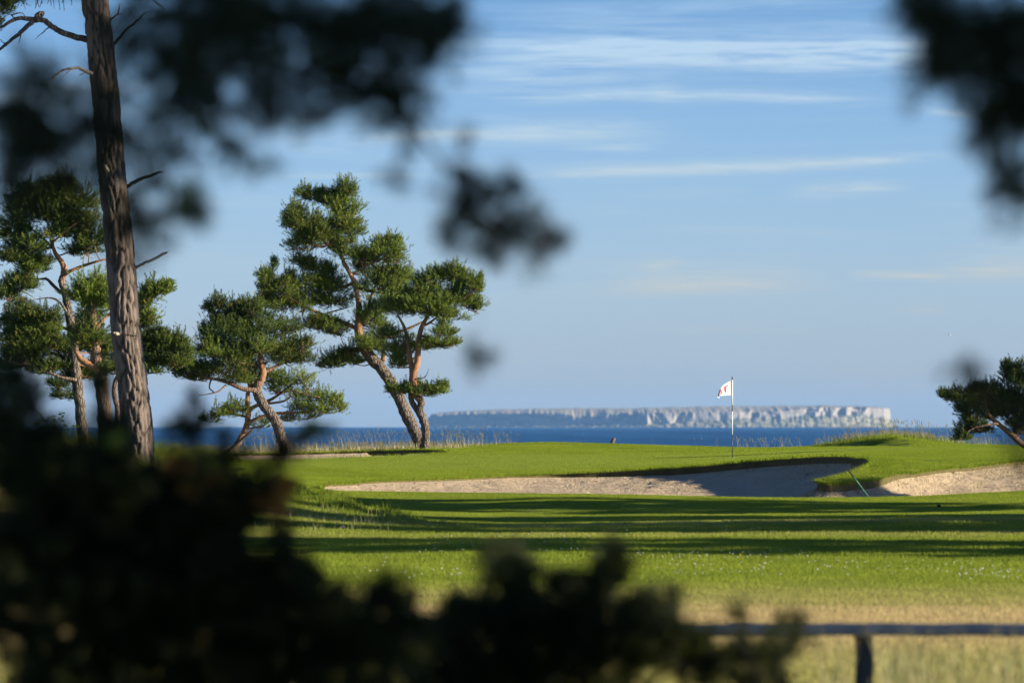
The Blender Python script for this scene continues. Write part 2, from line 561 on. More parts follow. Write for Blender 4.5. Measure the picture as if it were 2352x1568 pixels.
for X in (-18, -9, 0, 9, 18):
    for Y in (-20, 10, 30, 45, 55, 65, 75, 86, 95):
        anch.append((X, Y, 0.0))
    for Y in (184, 196, 215):
        anch.append((X, Y, 0.0))
anch = np.array(anch, float)
CX = np.concatenate([pts[:, 0], anch[:, 0]]); CY = np.concatenate([pts[:, 1], anch[:, 1]]) * .6
CR = np.concatenate([res, anch[:, 2]])


def _phi(r2):
    return 0.5 * r2 * np.log(r2 + 1e-9)


_d2 = (CX[:, None] - CX[None]) ** 2 + (CY[:, None] - CY[None]) ** 2
_A = _phi(_d2) + np.eye(len(CX)) * .4
_Pm = np.stack([np.ones_like(CX), CX, CY], 1)
_M = np.block([[_A, _Pm], [_Pm.T, np.zeros((3, 3))]])
_W = np.linalg.solve(_M, np.concatenate([CR, np.zeros(3)]))


def H(X, Y):
    X = np.atleast_1d(np.asarray(X, float)); Y = np.atleast_1d(np.asarray(Y, float))
    out = np.empty(len(X))
    for s in range(0, len(X), 20000):
        x = X[s:s + 20000]; y = Y[s:s + 20000]
        r2 = (x[:, None] - CX[None]) ** 2 + (y[:, None] * .6 - CY[None]) ** 2
        out[s:s + 20000] = _phi(r2) @ _W[:-3] + _W[-3] + _W[-2] * x + _W[-1] * y * .6
    e = np.clip((np.abs(X) - 45) / 25, 0, 1)
    z = zb(Y) + np.clip(out, -1.5, 1.5) * (1 - e)
    # grassy mound with a steep scooped face behind the green on the right
    Xa, Xb, Xc = (1868 - CU) / FPX * 167.5, (2056 - CU) / FPX * 164.0, (2250 - CU) / FPX * 167
    q = np.clip((X - Xa) / (Xb - Xa), 0, 1)
    Yf = 167.6 - 3.4 * q ** 1.2
    face = 1 / (1 + np.exp(-(Y - Yf) / .13))
    hgt = .06 + .16 * q
    wl = np.clip((X - Xa + .6) / 1.2, 0, 1); wr = np.clip((Xc - X) / (Xc - Xb), 0, 1)
    wr = wr * wr * (3 - 2 * wr)
    right = np.clip((X - Xb) / .5, 0, 1)
    soft = np.clip((Y - 158) / 8.5, 0, 1)
    soft = soft * soft * (3 - 2 * soft)
    back = np.clip((173 - Y) / 4, 0, 1)
    z = z + hgt * wl * wr * back * (face * (1 - right) + soft * right)
    # rolled back edge of the green
    z = z + .05 * np.exp(-((Y - 171.0) / .8) ** 2) * np.clip(1 - np.abs(X - 1.5) / 5.5, 0, 1) ** .5
    return z


def contour(rows, n):
    c = np.array([P(*r)[:2] for r in rows])
    c = catmull(np.vstack([c, c[:1]]), n + 1)[:-1]
    return c


FRONT = contour(FAR_LIP + NEAR_LIP, 420)
BACK = contour(BACK_BUNKER, 150)
# a little raggedness along the turf edge
for C_ in (FRONT, BACK):
    ph = rng.uniform(0, 6.28, 6)
    s_ = np.linspace(0, 2 * np.pi, len(C_), endpoint=False)
    for k_, f_ in enumerate((9, 17, 31, 47, 71, 103)):
        C_[:, 1] += .05 / (1 + k_ * .4) * np.sin(f_ * s_ + ph[k_])


def inside(X, Y, C):
    r = np.zeros(len(X), bool)
    x0, y0 = C[:, 0], C[:, 1]
    x1, y1 = np.roll(x0, -1), np.roll(y0, -1)
    for a, b, c, d in zip(x0, y0, x1, y1):
        k = ((b > Y) != (d > Y))
        if k.any():
            r ^= k & (X < (c - a) * (Y - b) / (d - b + 1e-12) + a)
    return r


def dist_to(X, Y, C):
    a = C; b = np.roll(C, -1, 0)
    best = np.full(len(X), 1e9)
    for s in range(0, len(X), 4000):
        p = np.stack([X[s:s + 4000], Y[s:s + 4000]], 1)[:, None, :]
        ab = (b - a)[None]
        t = np.clip(((p - a[None]) * ab).sum(-1) / ((ab ** 2).sum(-1) + 1e-12), 0, 1)
        d = p - a[None] - ab * t[..., None]
        best[s:s + 4000] = np.sqrt((d ** 2).sum(-1)).min(1)
    return best


def grid_pts(x0, x1, dx, y0, y1, dy):
    x = np.arange(x0, x1 + 1e-6, dx); y = np.arange(y0, y1 + 1e-6, dy)
    gx, gy = np.meshgrid(x, y)
    j = .18
    return np.stack([(gx + rng.uniform(-j, j, gx.shape) * dx).ravel(), (gy + rng.uniform(-j, j, gy.shape) * dy).ravel()], 1)


g_fine = grid_pts(-16, 17, .42, 98, 177, .45)
g_mid = grid_pts(-16, 17, 1.0, 30, 97, 1.0)
g_co = grid_pts(-70, 70, 4.0, -40, 240, 4.0)
g_co = g_co[~((np.abs(g_co[:, 0]) < 17.5) & (g_co[:, 1] > 28.5) & (g_co[:, 1] < 178))]
gp = np.vstack([g_fine, g_mid, g_co])
d1 = dist_to(gp[:, 0], gp[:, 1], FRONT); d2 = dist_to(gp[:, 0], gp[:, 1], BACK)
gp = gp[(d1 > .16) & (d2 > .16)]
nf, nb = len(FRONT), len(BACK)
allp = np.vstack([FRONT, BACK, gp])
edges = [(i, (i + 1) % nf) for i in range(nf)] + [(nf + i, nf + (i + 1) % nb) for i in range(nb)]
cd = geometry.delaunay_2d_cdt([Vector(p) for p in allp], edges, [], 0, 1e-6)
TV = np.array([tuple(v) for v in cd[0]]); TF = np.array([f for f in cd[2] if len(f) == 3])
cen = TV[TF].mean(1)
inF = inside(cen[:, 0], cen[:, 1], FRONT); inB = inside(cen[:, 0], cen[:, 1], BACK)
TZ = H(TV[:, 0], TV[:, 1])


def compact(F):
    u, inv = np.unique(F, return_inverse=True)
    return u, inv.reshape(F.shape)


# turf sheet
ui, gf = compact(TF[~(inF | inB)])
gv = np.column_stack([TV[ui], TZ[ui]])
o = make_mesh('ground', gv, gf, M_SHEET, None, True)
tag(o, 'green mown golf course turf rising to the putting green and falling to the sea', None, None, 'structure')


def ground_z(X, Y):
    return H(X, Y)


def sand_depth(X, Y, C, front):
    d = dist_to(X, Y, C)
    if front:
        k = np.clip((X - 3.0) / 4.5, 0, 1)
        k = k * k * (3 - 2 * k)
        D = .17 + .30 * k + .25 * np.exp(-((X - 8.0) / 1.4) ** 2) / (1 + np.exp((Y - 127.5) * 2)) - .25 * np.clip((X - 9.5) / 1.5, 0, 1)
        w = 2.6 + .3 * k
        t = np.clip(d / w, 0, 1)
        dep = D * (1 - (1 - t) ** 2.2)
        lip = .04 + .12 * np.clip((X - 0) / 4, 0, 1) * np.clip((9.4 - X) / 1.2, .3, 1)
        nearside = np.interp(X, [-6, 14], [123.5, 122.3])
        lip = np.where(Y < nearside, .03, lip)
    else:
        t = np.clip(d / 1.6, 0, 1)
        dep = .04 * (1 - (1 - t) ** 2)
        lip = np.where(Y > 160.4, .05, .015)
        lip = np.where((Y > 160.4) & (X > -4.2), .26, lip)
    return lip + dep


def sand_sheet(mask, C, front, label):
    ui, sf = compact(TF[mask])
    V2 = TV[ui]
    # one level finer, so the trampled surface has real relief
    z = H(V2[:, 0], V2[:, 1]) - sand_depth(V2[:, 0], V2[:, 1], C, front)
    V = np.column_stack([V2, z])
    e = {}
    Vl = [tuple(p) for p in V]
    newF = []
    def mid(a, b):
        k = (min(a, b), max(a, b))
        if k not in e:
            e[k] = len(Vl)
            Vl.append(tuple((np.array(Vl[a]) + np.array(Vl[b])) / 2))
        return e[k]
    for a, b, c in sf:
        ab, bc, ca = mid(a, b), mid(b, c), mid(c, a)
        newF += [(a, ab, ca), (ab, b, bc), (ca, bc, c), (ab, bc, ca)]
    V = np.array(Vl)
    d = dist_to(V[:, 0], V[:, 1], C)
    V[:, 2] += rng.normal(0, .026, len(V)) * np.clip(d / .4, 0, 1)
    o = make_mesh('sand_bunker', V, np.array(newF), M_SAND, None, True)
    tag(o, label, None, None, 'structure')
    # turf wall between the grass edge and the sand
    z0 = H(C[:, 0], C[:, 1]); z1 = z0 - sand_depth(C[:, 0], C[:, 1], C, front) - .03
    n = len(C)
    Vw = np.vstack([np.column_stack([C, z0]), np.column_stack([C, z1])])
    i = np.arange(n); j = (i + 1) % n
    Fw = np.stack([i, j, j + n, i + n], 1)
    w = make_mesh('bunker_lip', Vw, Fw, M_SOIL, None, True)
    tag(w, 'cut turf edge standing round the sand', None, None, 'structure')


M_SOIL = plain('lip_soil', (0.085, 0.075, 0.032), .95, .1, .5, 6)
sand_sheet(inF, FRONT, True, 'long pale sand bunker in front of the putting green')
sand_sheet(inB, BACK, False, 'narrow pale sand bunker behind the green under the pines')


# ------------------------------------------------------------------ sea
def build_sea():
    m, t, out = material('sea_water')
    pos = t.node('ShaderNodeNewGeometry').outputs['Position']
    n1 = t.noise(t.scale_vec(pos, (.010, .0016, 1)), 1.0, 4, .6)
    n2 = t.noise(t.scale_vec(pos, (.05, .012, 1)), 1.0, 4, .65)
    n3 = t.noise(t.scale_vec(pos, (.6, .12, 1)), 1.0, 3, .7)
    f = t.m('ADD', t.m('MULTIPLY', n1, .8), t.m('MULTIPLY', n2, .6))
    f = t.m('ADD', f, t.m('MULTIPLY', n3, .3))
    c = t.mix(t.step(f, .58, 1.04), (0.0015, 0.034, 0.110), (0.014, 0.105, 0.250))
    principled(t, out, c, .55, .12, t.bump(n3, .35, .3))
    xs = np.linspace(-7000, 7000, 29); ys = np.concatenate([np.linspace(196, 1000, 9), np.linspace(1500, 20900, 20)])
    gx, gy = np.meshgrid(xs, ys)
    V = np.stack([gx.ravel(), gy.ravel(), np.zeros(gx.size)], 1)
    i, j = np.meshgrid(np.arange(len(ys) - 1), np.arange(len(xs) - 1), indexing='ij')
    a = (i * len(xs) + j).ravel()
    F = np.stack([a, a + 1, a + 1 + len(xs), a + len(xs)], 1)
    tag(make_mesh('sea', V, F, m, None, True), 'deep blue sea behind the golf green', None, None, 'structure')


build_sea()


# ------------------------------------------------------------------ the island
def vnoise(x, seed, oct=4):
    """1-D value noise"""
    r = np.random.default_rng(seed)
    tab = r.uniform(-1, 1, 4096)
    out = np.zeros_like(x); a = 1.0
    for o_ in range(oct):
        q = x * 2 ** o_ + 37.3 * o_
        i = np.floor(q).astype(int); f = q - i; f = f * f * (3 - 2 * f)
        out += a * (tab[i % 4096] * (1 - f) + tab[(i + 1) % 4096] * f)
        a *= .55
    return out


def vnoise2(x, y, seed, oct=3):
    """2-D value noise"""
    tab = np.random.default_rng(seed).uniform(-1, 1, (256, 256))
    out = 0; amp = 1.0
    for o_ in range(oct):
        qx = x * 2 ** o_ + 17.1 * o_; qy = y * 2 ** o_ + 5.7 * o_
        i = np.floor(qx).astype(int); j = np.floor(qy).astype(int)
        fx = qx - i; fy = qy - j
        fx = fx * fx * (3 - 2 * fx); fy = fy * fy * (3 - 2 * fy)
        g = lambda a, b: tab[a % 256, b % 256]
        out = out + amp * ((g(i, j) * (1 - fx) + g(i + 1, j) * fx) * (1 - fy) + (g(i, j + 1) * (1 - fx) + g(i + 1, j + 1) * fx) * fy)
        amp *= .55
    return out


def build_island():
    Y0 = 19000.0
    s = px(Y0)
    us = np.linspace(979, 2077, 700)
    base_v = HV + CAMZ / s                                # waterline
    topv = np.interp(us, [979, 985, 1012, 1060, 1100, 1160, 1300, 1450, 1600, 1750, 1900, 2000, 2050, 2059, 2062, 2077],
                     [958, 949, 945, 942.5, 940.5, 938, 935.5, 936, 932.5, 931.5, 929.5, 931.5, 934.5, 935.5, 969, 977])
    topv = topv + vnoise((us - 979) / 22, 5) * .7
    front = np.interp(us, [979, 1000, 1060, 1100, 1200, 1300, 1330, 1400, 1600, 1750, 1800, 1900, 2000, 2059, 2077],
                      [958, 952, 951, 949, 948.5, 949, 957, 950, 945, 945, 942, 935.5, 935, 937, 977]) + vnoise((us - 979) / 9, 6) * 1.4
    front = np.maximum(front, topv + .4)
    foot = np.interp(us, [979, 1250, 1400, 1560, 1700, 1770, 1850, 1950, 2030, 2062, 2077],
                     [979, 979, 977, 972, 962, 957, 954, 954, 957, 962, 977]) + vnoise((us - 979) / 11, 7) * 3.0
    foot = np.clip(foot, front + 2, base_v - .5)
    shelf = np.full_like(us, base_v - 2.5) + vnoise((us - 979) / 13, 12) * 1.2
    # plan: west part turned away from the sun, east part turning towards it
    plan = np.interp(us, [979, 1250, 1500, 1700, 1900, 2040, 2060, 2077], [330, 120, -20, -10, 50, 170, 330, 300])
    ampl = np.interp(us, [979, 1250, 1330, 1600, 1800], [.12, .16, .5, .85, .8])
    ampl = ampl * np.clip(.62 + .55 * vnoise((us - 979) / 70, 17, 2), .12, 1.2)
    butt = ampl * np.abs(vnoise((us - 979) / 31 + .35 * vnoise((us - 979) / 60, 15, 2), 8, 4)) * (28 + 26 * vnoise((us - 979) / 75, 14, 2)) + ampl * np.abs(vnoise((us - 979) / 9, 9, 2)) * 5
    nt = 30
    V = np.zeros((len(us), nt, 3))
    for k in range(nt):
        if k < 4:        # rocks at the shore
            q = k / 4; vv = base_v + .5 + (shelf - base_v - .5) * q; off = -95 + 20 * q + vnoise((us - 979) / 5, 40 + k) * 10
        elif k < 10:     # scree
            q = (k - 4) / 6; vv = shelf + (foot - shelf) * q; off = -75 + 75 * q + vnoise((us - 979) / 10, 20 + k) * 7
        elif k < 22:     # cliff
            q = (k - 10) / 12; vv = foot + (front - foot) * q
            yy_ = q * .8 + 0 * us
            off = 10 * q + butt * (1 - .3 * q) + ampl * (vnoise2((us - 979) / 17 + .9 * q * vnoise((us - 979) / 45, 21, 2), yy_, 31, 2) * 30 + vnoise2((us - 979) / 6, yy_ * 1.6, 32, 2) * 3)
        else:            # plateau slope up to the far edge
            q = (k - 22) / 7; vv = front + (topv - front) * q; off = butt * .7 * (1 - q) + 12 + 330 * q
        Yk = Y0 + plan * 1.0 + off
        V[:, k, 0] = (us - CU) / FPX * Y0
        V[:, k, 1] = Yk
        V[:, k, 2] = np.maximum(CAMZ - (vv - HV) * s, -3)
    n = len(us)
    Vb = V[:, -1, :].copy(); Vb[:, 1] += 260; Vb[:, 2] = -3
    V = np.concatenate([V, Vb[:, None, :]], 1); nt += 1
    i, j = np.meshgrid(np.arange(n - 1), np.arange(nt - 1), indexing='ij')
    a = (i * nt + j)
    F = np.stack([a, a + nt, a + nt + 1, a + 1], -1)
    kind = np.zeros((n, nt)); kind[:, 10:22] = 1.0; kind[:, 22:] = 2.0; kind[:, :4] = .2
    m, t, out = material('island_rock')
    at = t.node('ShaderNodeAttribute', attribute_name='tint').outputs['Fac']
    pos = t.node('ShaderNodeNewGeometry').outputs['Position']
    n1 = t.noise(t.scale_vec(pos, (.05, .05, .04)), 1.0, 4, .6)
    n2 = t.noise(t.scale_vec(pos, (.02, .02, .06)), 1.0, 4, .6)
    rock = t.mix(n1, (0.20, 0.18, 0.155), (0.37, 0.335, 0.285))
    rock = t.mix(t.m('MULTIPLY', t.step(n2, .52, .62), .7), rock, (0.12, 0.13, 0.07))
    scree = t.mix(t.step(n1, .4, .62), (0.12, 0.125, 0.06), (0.30, 0.27, 0.18))
    top = t.mix(n1, (0.25, 0.22, 0.145), (0.34, 0.295, 0.20))
    c = t.mix(t.step(at, .3, .9), scree, rock)
    c = t.mix(t.step(at, 1.2, 1.8), c, top)
    principled(t, out, c, .95, .1)
    root = empty('rocky_island', (0, Y0, 0), 'long flat topped limestone island with pale cliffs on the horizon', 'island')
    V = V.reshape(-1, 3); F = F.reshape(-1, 4); kk = kind.ravel()
    fk = kk[F].mean(1)
    for nm, msk in (('plateau', fk >= 1.5), ('cliff', (fk < 1.5) & (fk > .6)), ('scree_slope', fk <= .6)):
        ui, ff = compact(F[msk])
        make_mesh(nm, V[ui], ff, m, root, False, {'tint': kk[ui]})


build_island()


# ------------------------------------------------------------------ sea air
def build_haze():
    x0, x1, y0, y1, z0, z1 = -7600, 7600, -80, 21400, -8.0, 108.0
    V = [(x, y, z) for z in (z0, z1) for y in (y0, y1) for x in (x0, x1)]
    F = [(0, 2, 3, 1), (4, 5, 7, 6), (0, 1, 5, 4), (2, 6, 7, 3), (0, 4, 6, 2), (1, 3, 7, 5)]
    m, t, out = material('sea_air')
    v = t.node('ShaderNodeVolumePrincipled')
    v.inputs['Color'].default_value = (0.26, 0.56, 1.0, 1)
    v.inputs['Density'].default_value = HAZE
    v.inputs['Anisotropy'].default_value = 0.0
    t.l.new(v.outputs[0], out.inputs['Volume'])
    tag(make_mesh('haze', V, F, m), 'thin blue sea air over the whole course and sea', None, None, 'stuff')


HAZE = 1.8e-5
build_haze()


# ------------------------------------------------------------------ flagstick on the green
M_WHITE = plain('white_paint', (0.78, 0.78, 0.76), .45, .4, .03, 30)
M_NAVY = plain('dark_band_paint', (0.018, 0.025, 0.06), .4, .4, .1, 30)
M_BLACK = plain('black_rubber', (0.015, 0.015, 0.015), .7, .2, .2, 30)
M_GREENPOLE = plain('green_pole_paint', (0.012, 0.13, 0.075), .4, .4, .1, 30)


def cloth_mat(name, c, tr=.45):
    m, t, out = material(name)
    b = t.node('ShaderNodeBsdfDiffuse'); b.inputs[0].default_value = (*c, 1)
    q = t.node('ShaderNodeBsdfTranslucent'); q.inputs[0].default_value = (*c, 1)
    mx = t.node('ShaderNodeMixShader'); mx.inputs[0].default_value = tr
    t.l.new(b.outputs[0], mx.inputs[1]); t.l.new(q.outputs[0], mx.inputs[2])
    t.l.new(mx.outputs[0], out.inputs['Surface'])
    return m


def build_flag():
    Y = 149.0
    foot = P(1682, 1052, Y)
    foot[2] = ground_z([foot[0]], [foot[1]])[0]
    s = px(Y)
    root = empty('flagstick', foot, 'white and dark banded golf flagstick standing in the hole on the green', 'flagstick')
    zt = lambda v: CAMZ - (v - HV) * s
    def rod(name, v0, v1, r, mat):
        g = Geo()
        za, zb_ = zt(v0), zt(v1)
        add_tube(g, np.array([[foot[0], Y, za], [foot[0], Y, (za + zb_) / 2], [foot[0], Y, zb_]]), [r, r, r], 10)
        return g.build(name, mat, root, True)
    # pole bands, bottom to top
    rod('pole_band', 1056, 998, .0105, M_NAVY)['label'] = 'dark lower band of the pole'
    rod('pole_band', 998, 944.5, .012, M_WHITE)['label'] = 'white middle band of the pole'
    rod('pole_band', 944.5, 930, .0125, M_NAVY)['label'] = 'dark short band of the pole'
    rod('pole_band', 930, 872, .014, M_WHITE)['label'] = 'white upper band beside the flag'
    rod('pole_cap', 872, 865.5, .017, M_NAVY)
    # hole cup rim
    g = Geo()
    th = np.linspace(0, 2 * np.pi, 25)[:-1]
    z0 = foot[2]
    ring = lambda r, z: np.stack([foot[0] + r * np.cos(th), Y + r * np.sin(th), np.full(24, z)], 1)
    V = np.vstack([ring(.054, z0 + .012), ring(.054, z0 - .1), ring(.06, z0 + .006)])
    i = np.arange(24); j = (i + 1) % 24
    F = np.vstack([np.stack([i, j, j + 24, i + 24], 1), np.stack([i, j, j + 48, i + 48], 1)])
    make_mesh('hole_cup', V, F, M_WHITE, root, True)

    # the cloth: a along the fly (0 at the pole), b up the hoist; outline read off the frame, wave and curl in depth
    def surf(a, b):
        a = np.asarray(a, float); b = np.asarray(b, float)
        topu = np.interp(a, [0, .2, .45, .7, .88, 1.0], [1680, 1671, 1661.5, 1656.5, 1652, 1650])
        topv = np.interp(a, [0, .2, .45, .7, .88, 1.0], [872.5, 877.5, 883.5, 889, 895.5, 899])
        botu = np.interp(a, [0, .25, .5, .75, .9, 1.0], [1680, 1672, 1663, 1653, 1646.5, 1652.5])
        botv = np.interp(a, [0, .25, .5, .75, .9, 1.0], [907.5, 907.3, 908.2, 909, 912, 914])
        u = topu * b + botu * (1 - b); v = topv * b + botv * (1 - b)
        v = v + .9 * np.sin(a * 7 + b * 2) * a * (1 - abs(2 * b - 1)) * .4
        dep = -.26 * np.minimum(a, .8) + .018 * np.sin(a * 6.5 + b * 1.4) * np.minimum(1, a * 2.5) + np.clip((a - .8) / .2, 0, 1) ** 1.4 * (.10 - .03 * b)
        Yd = Y + dep
        return np.stack([(u - CU) * s, Yd, CAMZ - (v - HV) * s], -1)
    na, nb_ = 36, 20
    A, B = np.meshgrid(np.linspace(0, 1, na), np.linspace(0, 1, nb_), indexing='ij')
    V = surf(A.ravel(), B.ravel())
    i, j = np.meshgrid(np.arange(na - 1), np.arange(nb_ - 1), indexing='ij')
    q = (i * nb_ + j).ravel()
    F = np.stack([q, q + nb_, q + nb_ + 1, q + 1], 1)
    fl = make_mesh('flag', V, F, cloth_mat('flag_cloth', (0.82, 0.82, 0.80)), root, True)
    fl['label'] = 'white flag with a red number seen from behind'

    M_RED = cloth_mat('red_print', (0.62, 0.012, 0.05), .3)

    def stroke(poly, w, closed=False):
        poly = np.array(poly, float)
        n = 40
        pl = catmull(np.vstack([poly, poly[:1]]) if closed else poly, n) if len(poly) > 2 else catmull(poly, 12)
        T = np.gradient(pl, axis=0); T = unit(T)
        N = np.stack([-T[:, 1], T[:, 0]], 1) * np.array([.8, 1.0]) * w / 2
        e1, e2 = pl + N, pl - N
        Vs = []
        for e in (e1, e2):
            p = surf(e[:, 0], e[:, 1]); p[:, 1] -= .006
            Vs.append(p)
        m_ = len(pl)
        k = np.arange(m_ - 1)
        return np.vstack(Vs), np.stack([k, k + 1, k + 1 + m_, k + m_], 1)
    g = Geo()
    for pl in ([(.40, .29), (.38, .80)], [(.385, .745), (.20, .735)]):
        V_, F_ = stroke(pl, .115 if len(g.V) == 0 else .075); g.add(V_, F_)
    g.build('numeral', M_RED, fl)['label'] = 'red mirrored figure one'
    g = Geo()
    loop_lo = [(.74, .54), (.66, .46), (.65, .33), (.74, .235), (.86, .25), (.90, .36), (.85, .50)]
    loop_hi = [(.74, .56), (.70, .68), (.76, .80), (.86, .80), (.90, .68), (.84, .57)]
    for pl in (loop_lo, loop_hi):
        V_, F_ = stroke(pl, .07, True); g.add(V_, F_)
    g.build('numeral', M_RED, fl)['label'] = 'red mirrored figure eight half hidden in the curl'


build_flag()


# ------------------------------------------------------------------ rake, post and other small things
def build_small():
    # rake handle leaning out of the bunker
    p0 = P(1997, 1143, 121.4); p1 = P(1948, 1078, 121.0)
    pb = p0 + (p0 - p1) * .25
    root = empty('bunker_rake', pb, 'green bunker rake handle with black grip leaning out of the sand', 'rake')
    g = Geo(); q = p1 + (p0 - p1) * .24
    add_tube(g, np.linspace(pb, q, 4), [.0125] * 4, 8)
    g.build('handle', M_GREENPOLE, root, True)
    g = Geo(); add_tube(g, np.linspace(q, p1, 4), [.017, .017, .0165, .016], 8)
    g.build('grip', M_BLACK, root, True)
    g = Geo()
    add_tube(g, np.array([pb + [-.25, 0, 0], pb, pb + [.25, 0, 0]]), [.018] * 3, 6)
    for k in range(9):
        b = pb + [-.24 + .06 * k, 0, 0]
        add_tube(g, np.array([b, b + [0, .01, -.04], b + [0, .03, -.08]]), [.008, .007, .004], 5)
    g.build('rake_head', M_BLACK, root, True)
    # leaning post behind the green
    Y = 174.0
    b = P(1402, 1030, Y); t_ = P(1410, 1006.5, Y)
    root = empty('wooden_post', b, 'short dark leaning post with a pale side behind the green', 'post')
    d = t_ - b
    V = []
    for q, w in ((0, .065), (1, .065)):
        c = b + d * q
        for dx, dy in ((-w, -.05), (w, -.05), (w, .05), (-w, .05)):
            V.append(c + [dx, dy, 0])
    V += [b + d * 1.06 + [-.03, -.04, 0], b + d * 1.06 + [.04, -.04, 0], b + d * 1.06 + [.04, .04, 0], b + d * 1.06 + [-.03, .04, 0]]
    F = []
    for k in (0, 4):
        F += [(k + i, k + (i + 1) % 4, k + 4 + (i + 1) % 4, k + 4 + i) for i in range(4)]
    F.append((8, 9, 10, 11))
    make_mesh('shaft', V, F, plain('weathered_post', (0.10, 0.095, 0.09), .8, .2, .4, 14), root)
    # small clod on the fairway
    c = P(2157, 1167, 0.0)
    Yc = 112.5
    c = P(2157, 1167, Yc); c[2] = ground_z([c[0]], [Yc])[0]
    th = rng.uniform(.75, 1.2, (7, 10))
    V = []
    for i in range(7):
        for j in range(10):
            a, e = j / 10 * 6.283, i / 6 * math.pi
            r = .034 * th[i, j]
            V.append(c + [r * 1.2 * math.sin(e) * math.cos(a), r * math.sin(e) * math.sin(a), .028 + r * math.cos(e)])
    F = [(i * 10 + j, i * 10 + (j + 1) % 10, (i + 1) * 10 + (j + 1) % 10, (i + 1) * 10 + j) for i in range(6) for j in range(10)]
    tag(make_mesh('pine_cone', V, F, plain('cone_brown', (0.035, 0.022, 0.014), .8), None, True), 'small dark cone lying on the mown grass before the right bunker', 'cone')
    # a gull far out
    Yg = 700.0
    g0 = P(2181, 769, Yg)
    root = empty('seagull', g0, 'tiny white gull flying in the sky at the right', 'bird')
    g = Geo(); add_tube(g, np.array([g0 + [-.16, 0, 0], g0 + [-.08, 0, .01], g0 + [.05, 0, .01], g0 + [.17, 0, 0]]), [.02, .055, .06, .015], 8)
    g.build('body', M_WHITE, root, True)
    for sg in (-1, 1):
        V = [g0 + [0.05, 0, .02], g0 + [-.07, 0, .02], g0 + [-.06, sg * .25, .12], g0 + [.04, sg * .25, .12], g0 + [-.12, sg * .55, .06]]
        make_mesh('wing', V, np.array([(0, 1, 2), (0, 2, 3), (3, 2, 4)]), M_WHITE, root)


build_small()


# ------------------------------------------------------------------ rail fence
def build_fence():
    Y = 43.0
    m = plain('weathered_rail', (0.31, 0.285, 0.255), .75, .25, .35, 8)
    mpost = plain('weathered_shaded_post', (0.07, 0.062, 0.055), .85, .2, .4, 9)  # darker than the rail: the posts' shadow side put into the wood colour
    zt = CAMZ - (1431 - HV) * px(Y)
    zb0 = CAMZ - (1460 - HV) * px(Y)
    root = empty('rail_fence', (3.0, Y, float(ground_z([3.0], [Y])[0])), 'low grey wooden rail fence with square posts at the lower right', 'fence')
    def boxm(name, x0, x1, y0, y1, z0, z1, mat, bv=.012):
        # box with chamfered long edges
        V, F = [], []
        if x1 - x0 > z1 - z0:
            prof = [(y0 + bv, z0), (y1 - bv, z0), (y1, z0 + bv), (y1, z1 - bv), (y1 - bv, z1), (y0 + bv, z1), (y0, z1 - bv), (y0, z0 + bv)]
            n = 14
            for i, x in enumerate(np.linspace(x0, x1, n)):
                w = .004 * math.sin(i * 1.7)
                V += [(x, a, b + w) for a, b in prof]
        else:
            prof = [(x0 + bv, y0), (x1 - bv, y0), (x1, y0 + bv), (x1, y1 - bv), (x1 - bv, y1), (x0 + bv, y1), (x0, y1 - bv), (x0, y0 + bv)]
            n = 6
            for i, z in enumerate(np.linspace(z0, z1, n)):
                w = .003 * math.sin(i * 2.1)
                V += [(a + w, b, z) for a, b in prof]
        F = [(i * 8 + j, i * 8 + (j + 1) % 8, (i + 1) * 8 + (j + 1) % 8, (i + 1) * 8 + j) for i in range(n - 1) for j in range(8)]
        F += [(0, 1, 2, 3), (0, 3, 4, 7), (4, 5, 6, 7)]
        e = (n - 1) * 8
        F += [(e, e + 3, e + 2, e + 1), (e, e + 7, e + 4, e + 3), (e + 4, e + 7, e + 6, e + 5)]
        return make_mesh(name, V, F, mat, root)
    xp = (1985 - CU) * px(Y)
    for k in range(-1, 3):
        x = xp + k * 2.35
        if x < -1: continue
        boxm('post', x - .066, x + .066, Y - .055, Y + .06, float(ground_z([x], [Y])[0]) - .1, zb0, mpost)
    cuts = [xp - 2.35, xp, xp + 2.35, xp + 4.7]
    for a, b in zip(cuts[:-1], cuts[1:]):
        boxm('rail', a + .003, b - .003, Y - .055, Y + .055, zb0 + .002, zt, m, .014)


build_fence()

# ------------------------------------------------------------------ pines
def shoot_batch(g, base, direc, length, needles, nlen, nwid, tint, spread=.75, tuft=True):
    """bottle-brush pine shoots: one triangle per needle. base, direc (n,3); arrays or scalars otherwise"""
    n = len(base)
    d = unit(direc)
    q = np.repeat(np.arange(n), needles)
    m = len(q)
    t = rng.uniform(.1, 1.0, m)
    L = np.broadcast_to(np.asarray(length, float), (n,))[q]
    D = d[q]
    r = unit(rng.normal(size=(m, 3)))
    side = unit(r - D * (r * D).sum(1)[:, None])
    nd = unit(D * rng.uniform(.45, 1.1, m)[:, None] + side * spread)
    b = base[q] + D * (L * t)[:, None]
    ln = (np.broadcast_to(np.asarray(nlen, float), (n,))[q] * rng.uniform(.7, 1.2, m))
    tip = b + nd * ln[:, None]
    w = unit(np.cross(nd, unit(rng.normal(size=(m, 3))))) * (nwid * .5)
    V = np.empty((m, 3, 3))
    V[:, 0] = b - w; V[:, 1] = b + w; V[:, 2] = tip
    F = np.arange(m * 3).reshape(m, 3)
    tt = np.broadcast_to(np.asarray(tint, float), (n,))[q] + rng.uniform(-.12, .12, m)
    g.add(V.reshape(-1, 3), F, np.repeat(np.clip(tt, 0, 2), 3))


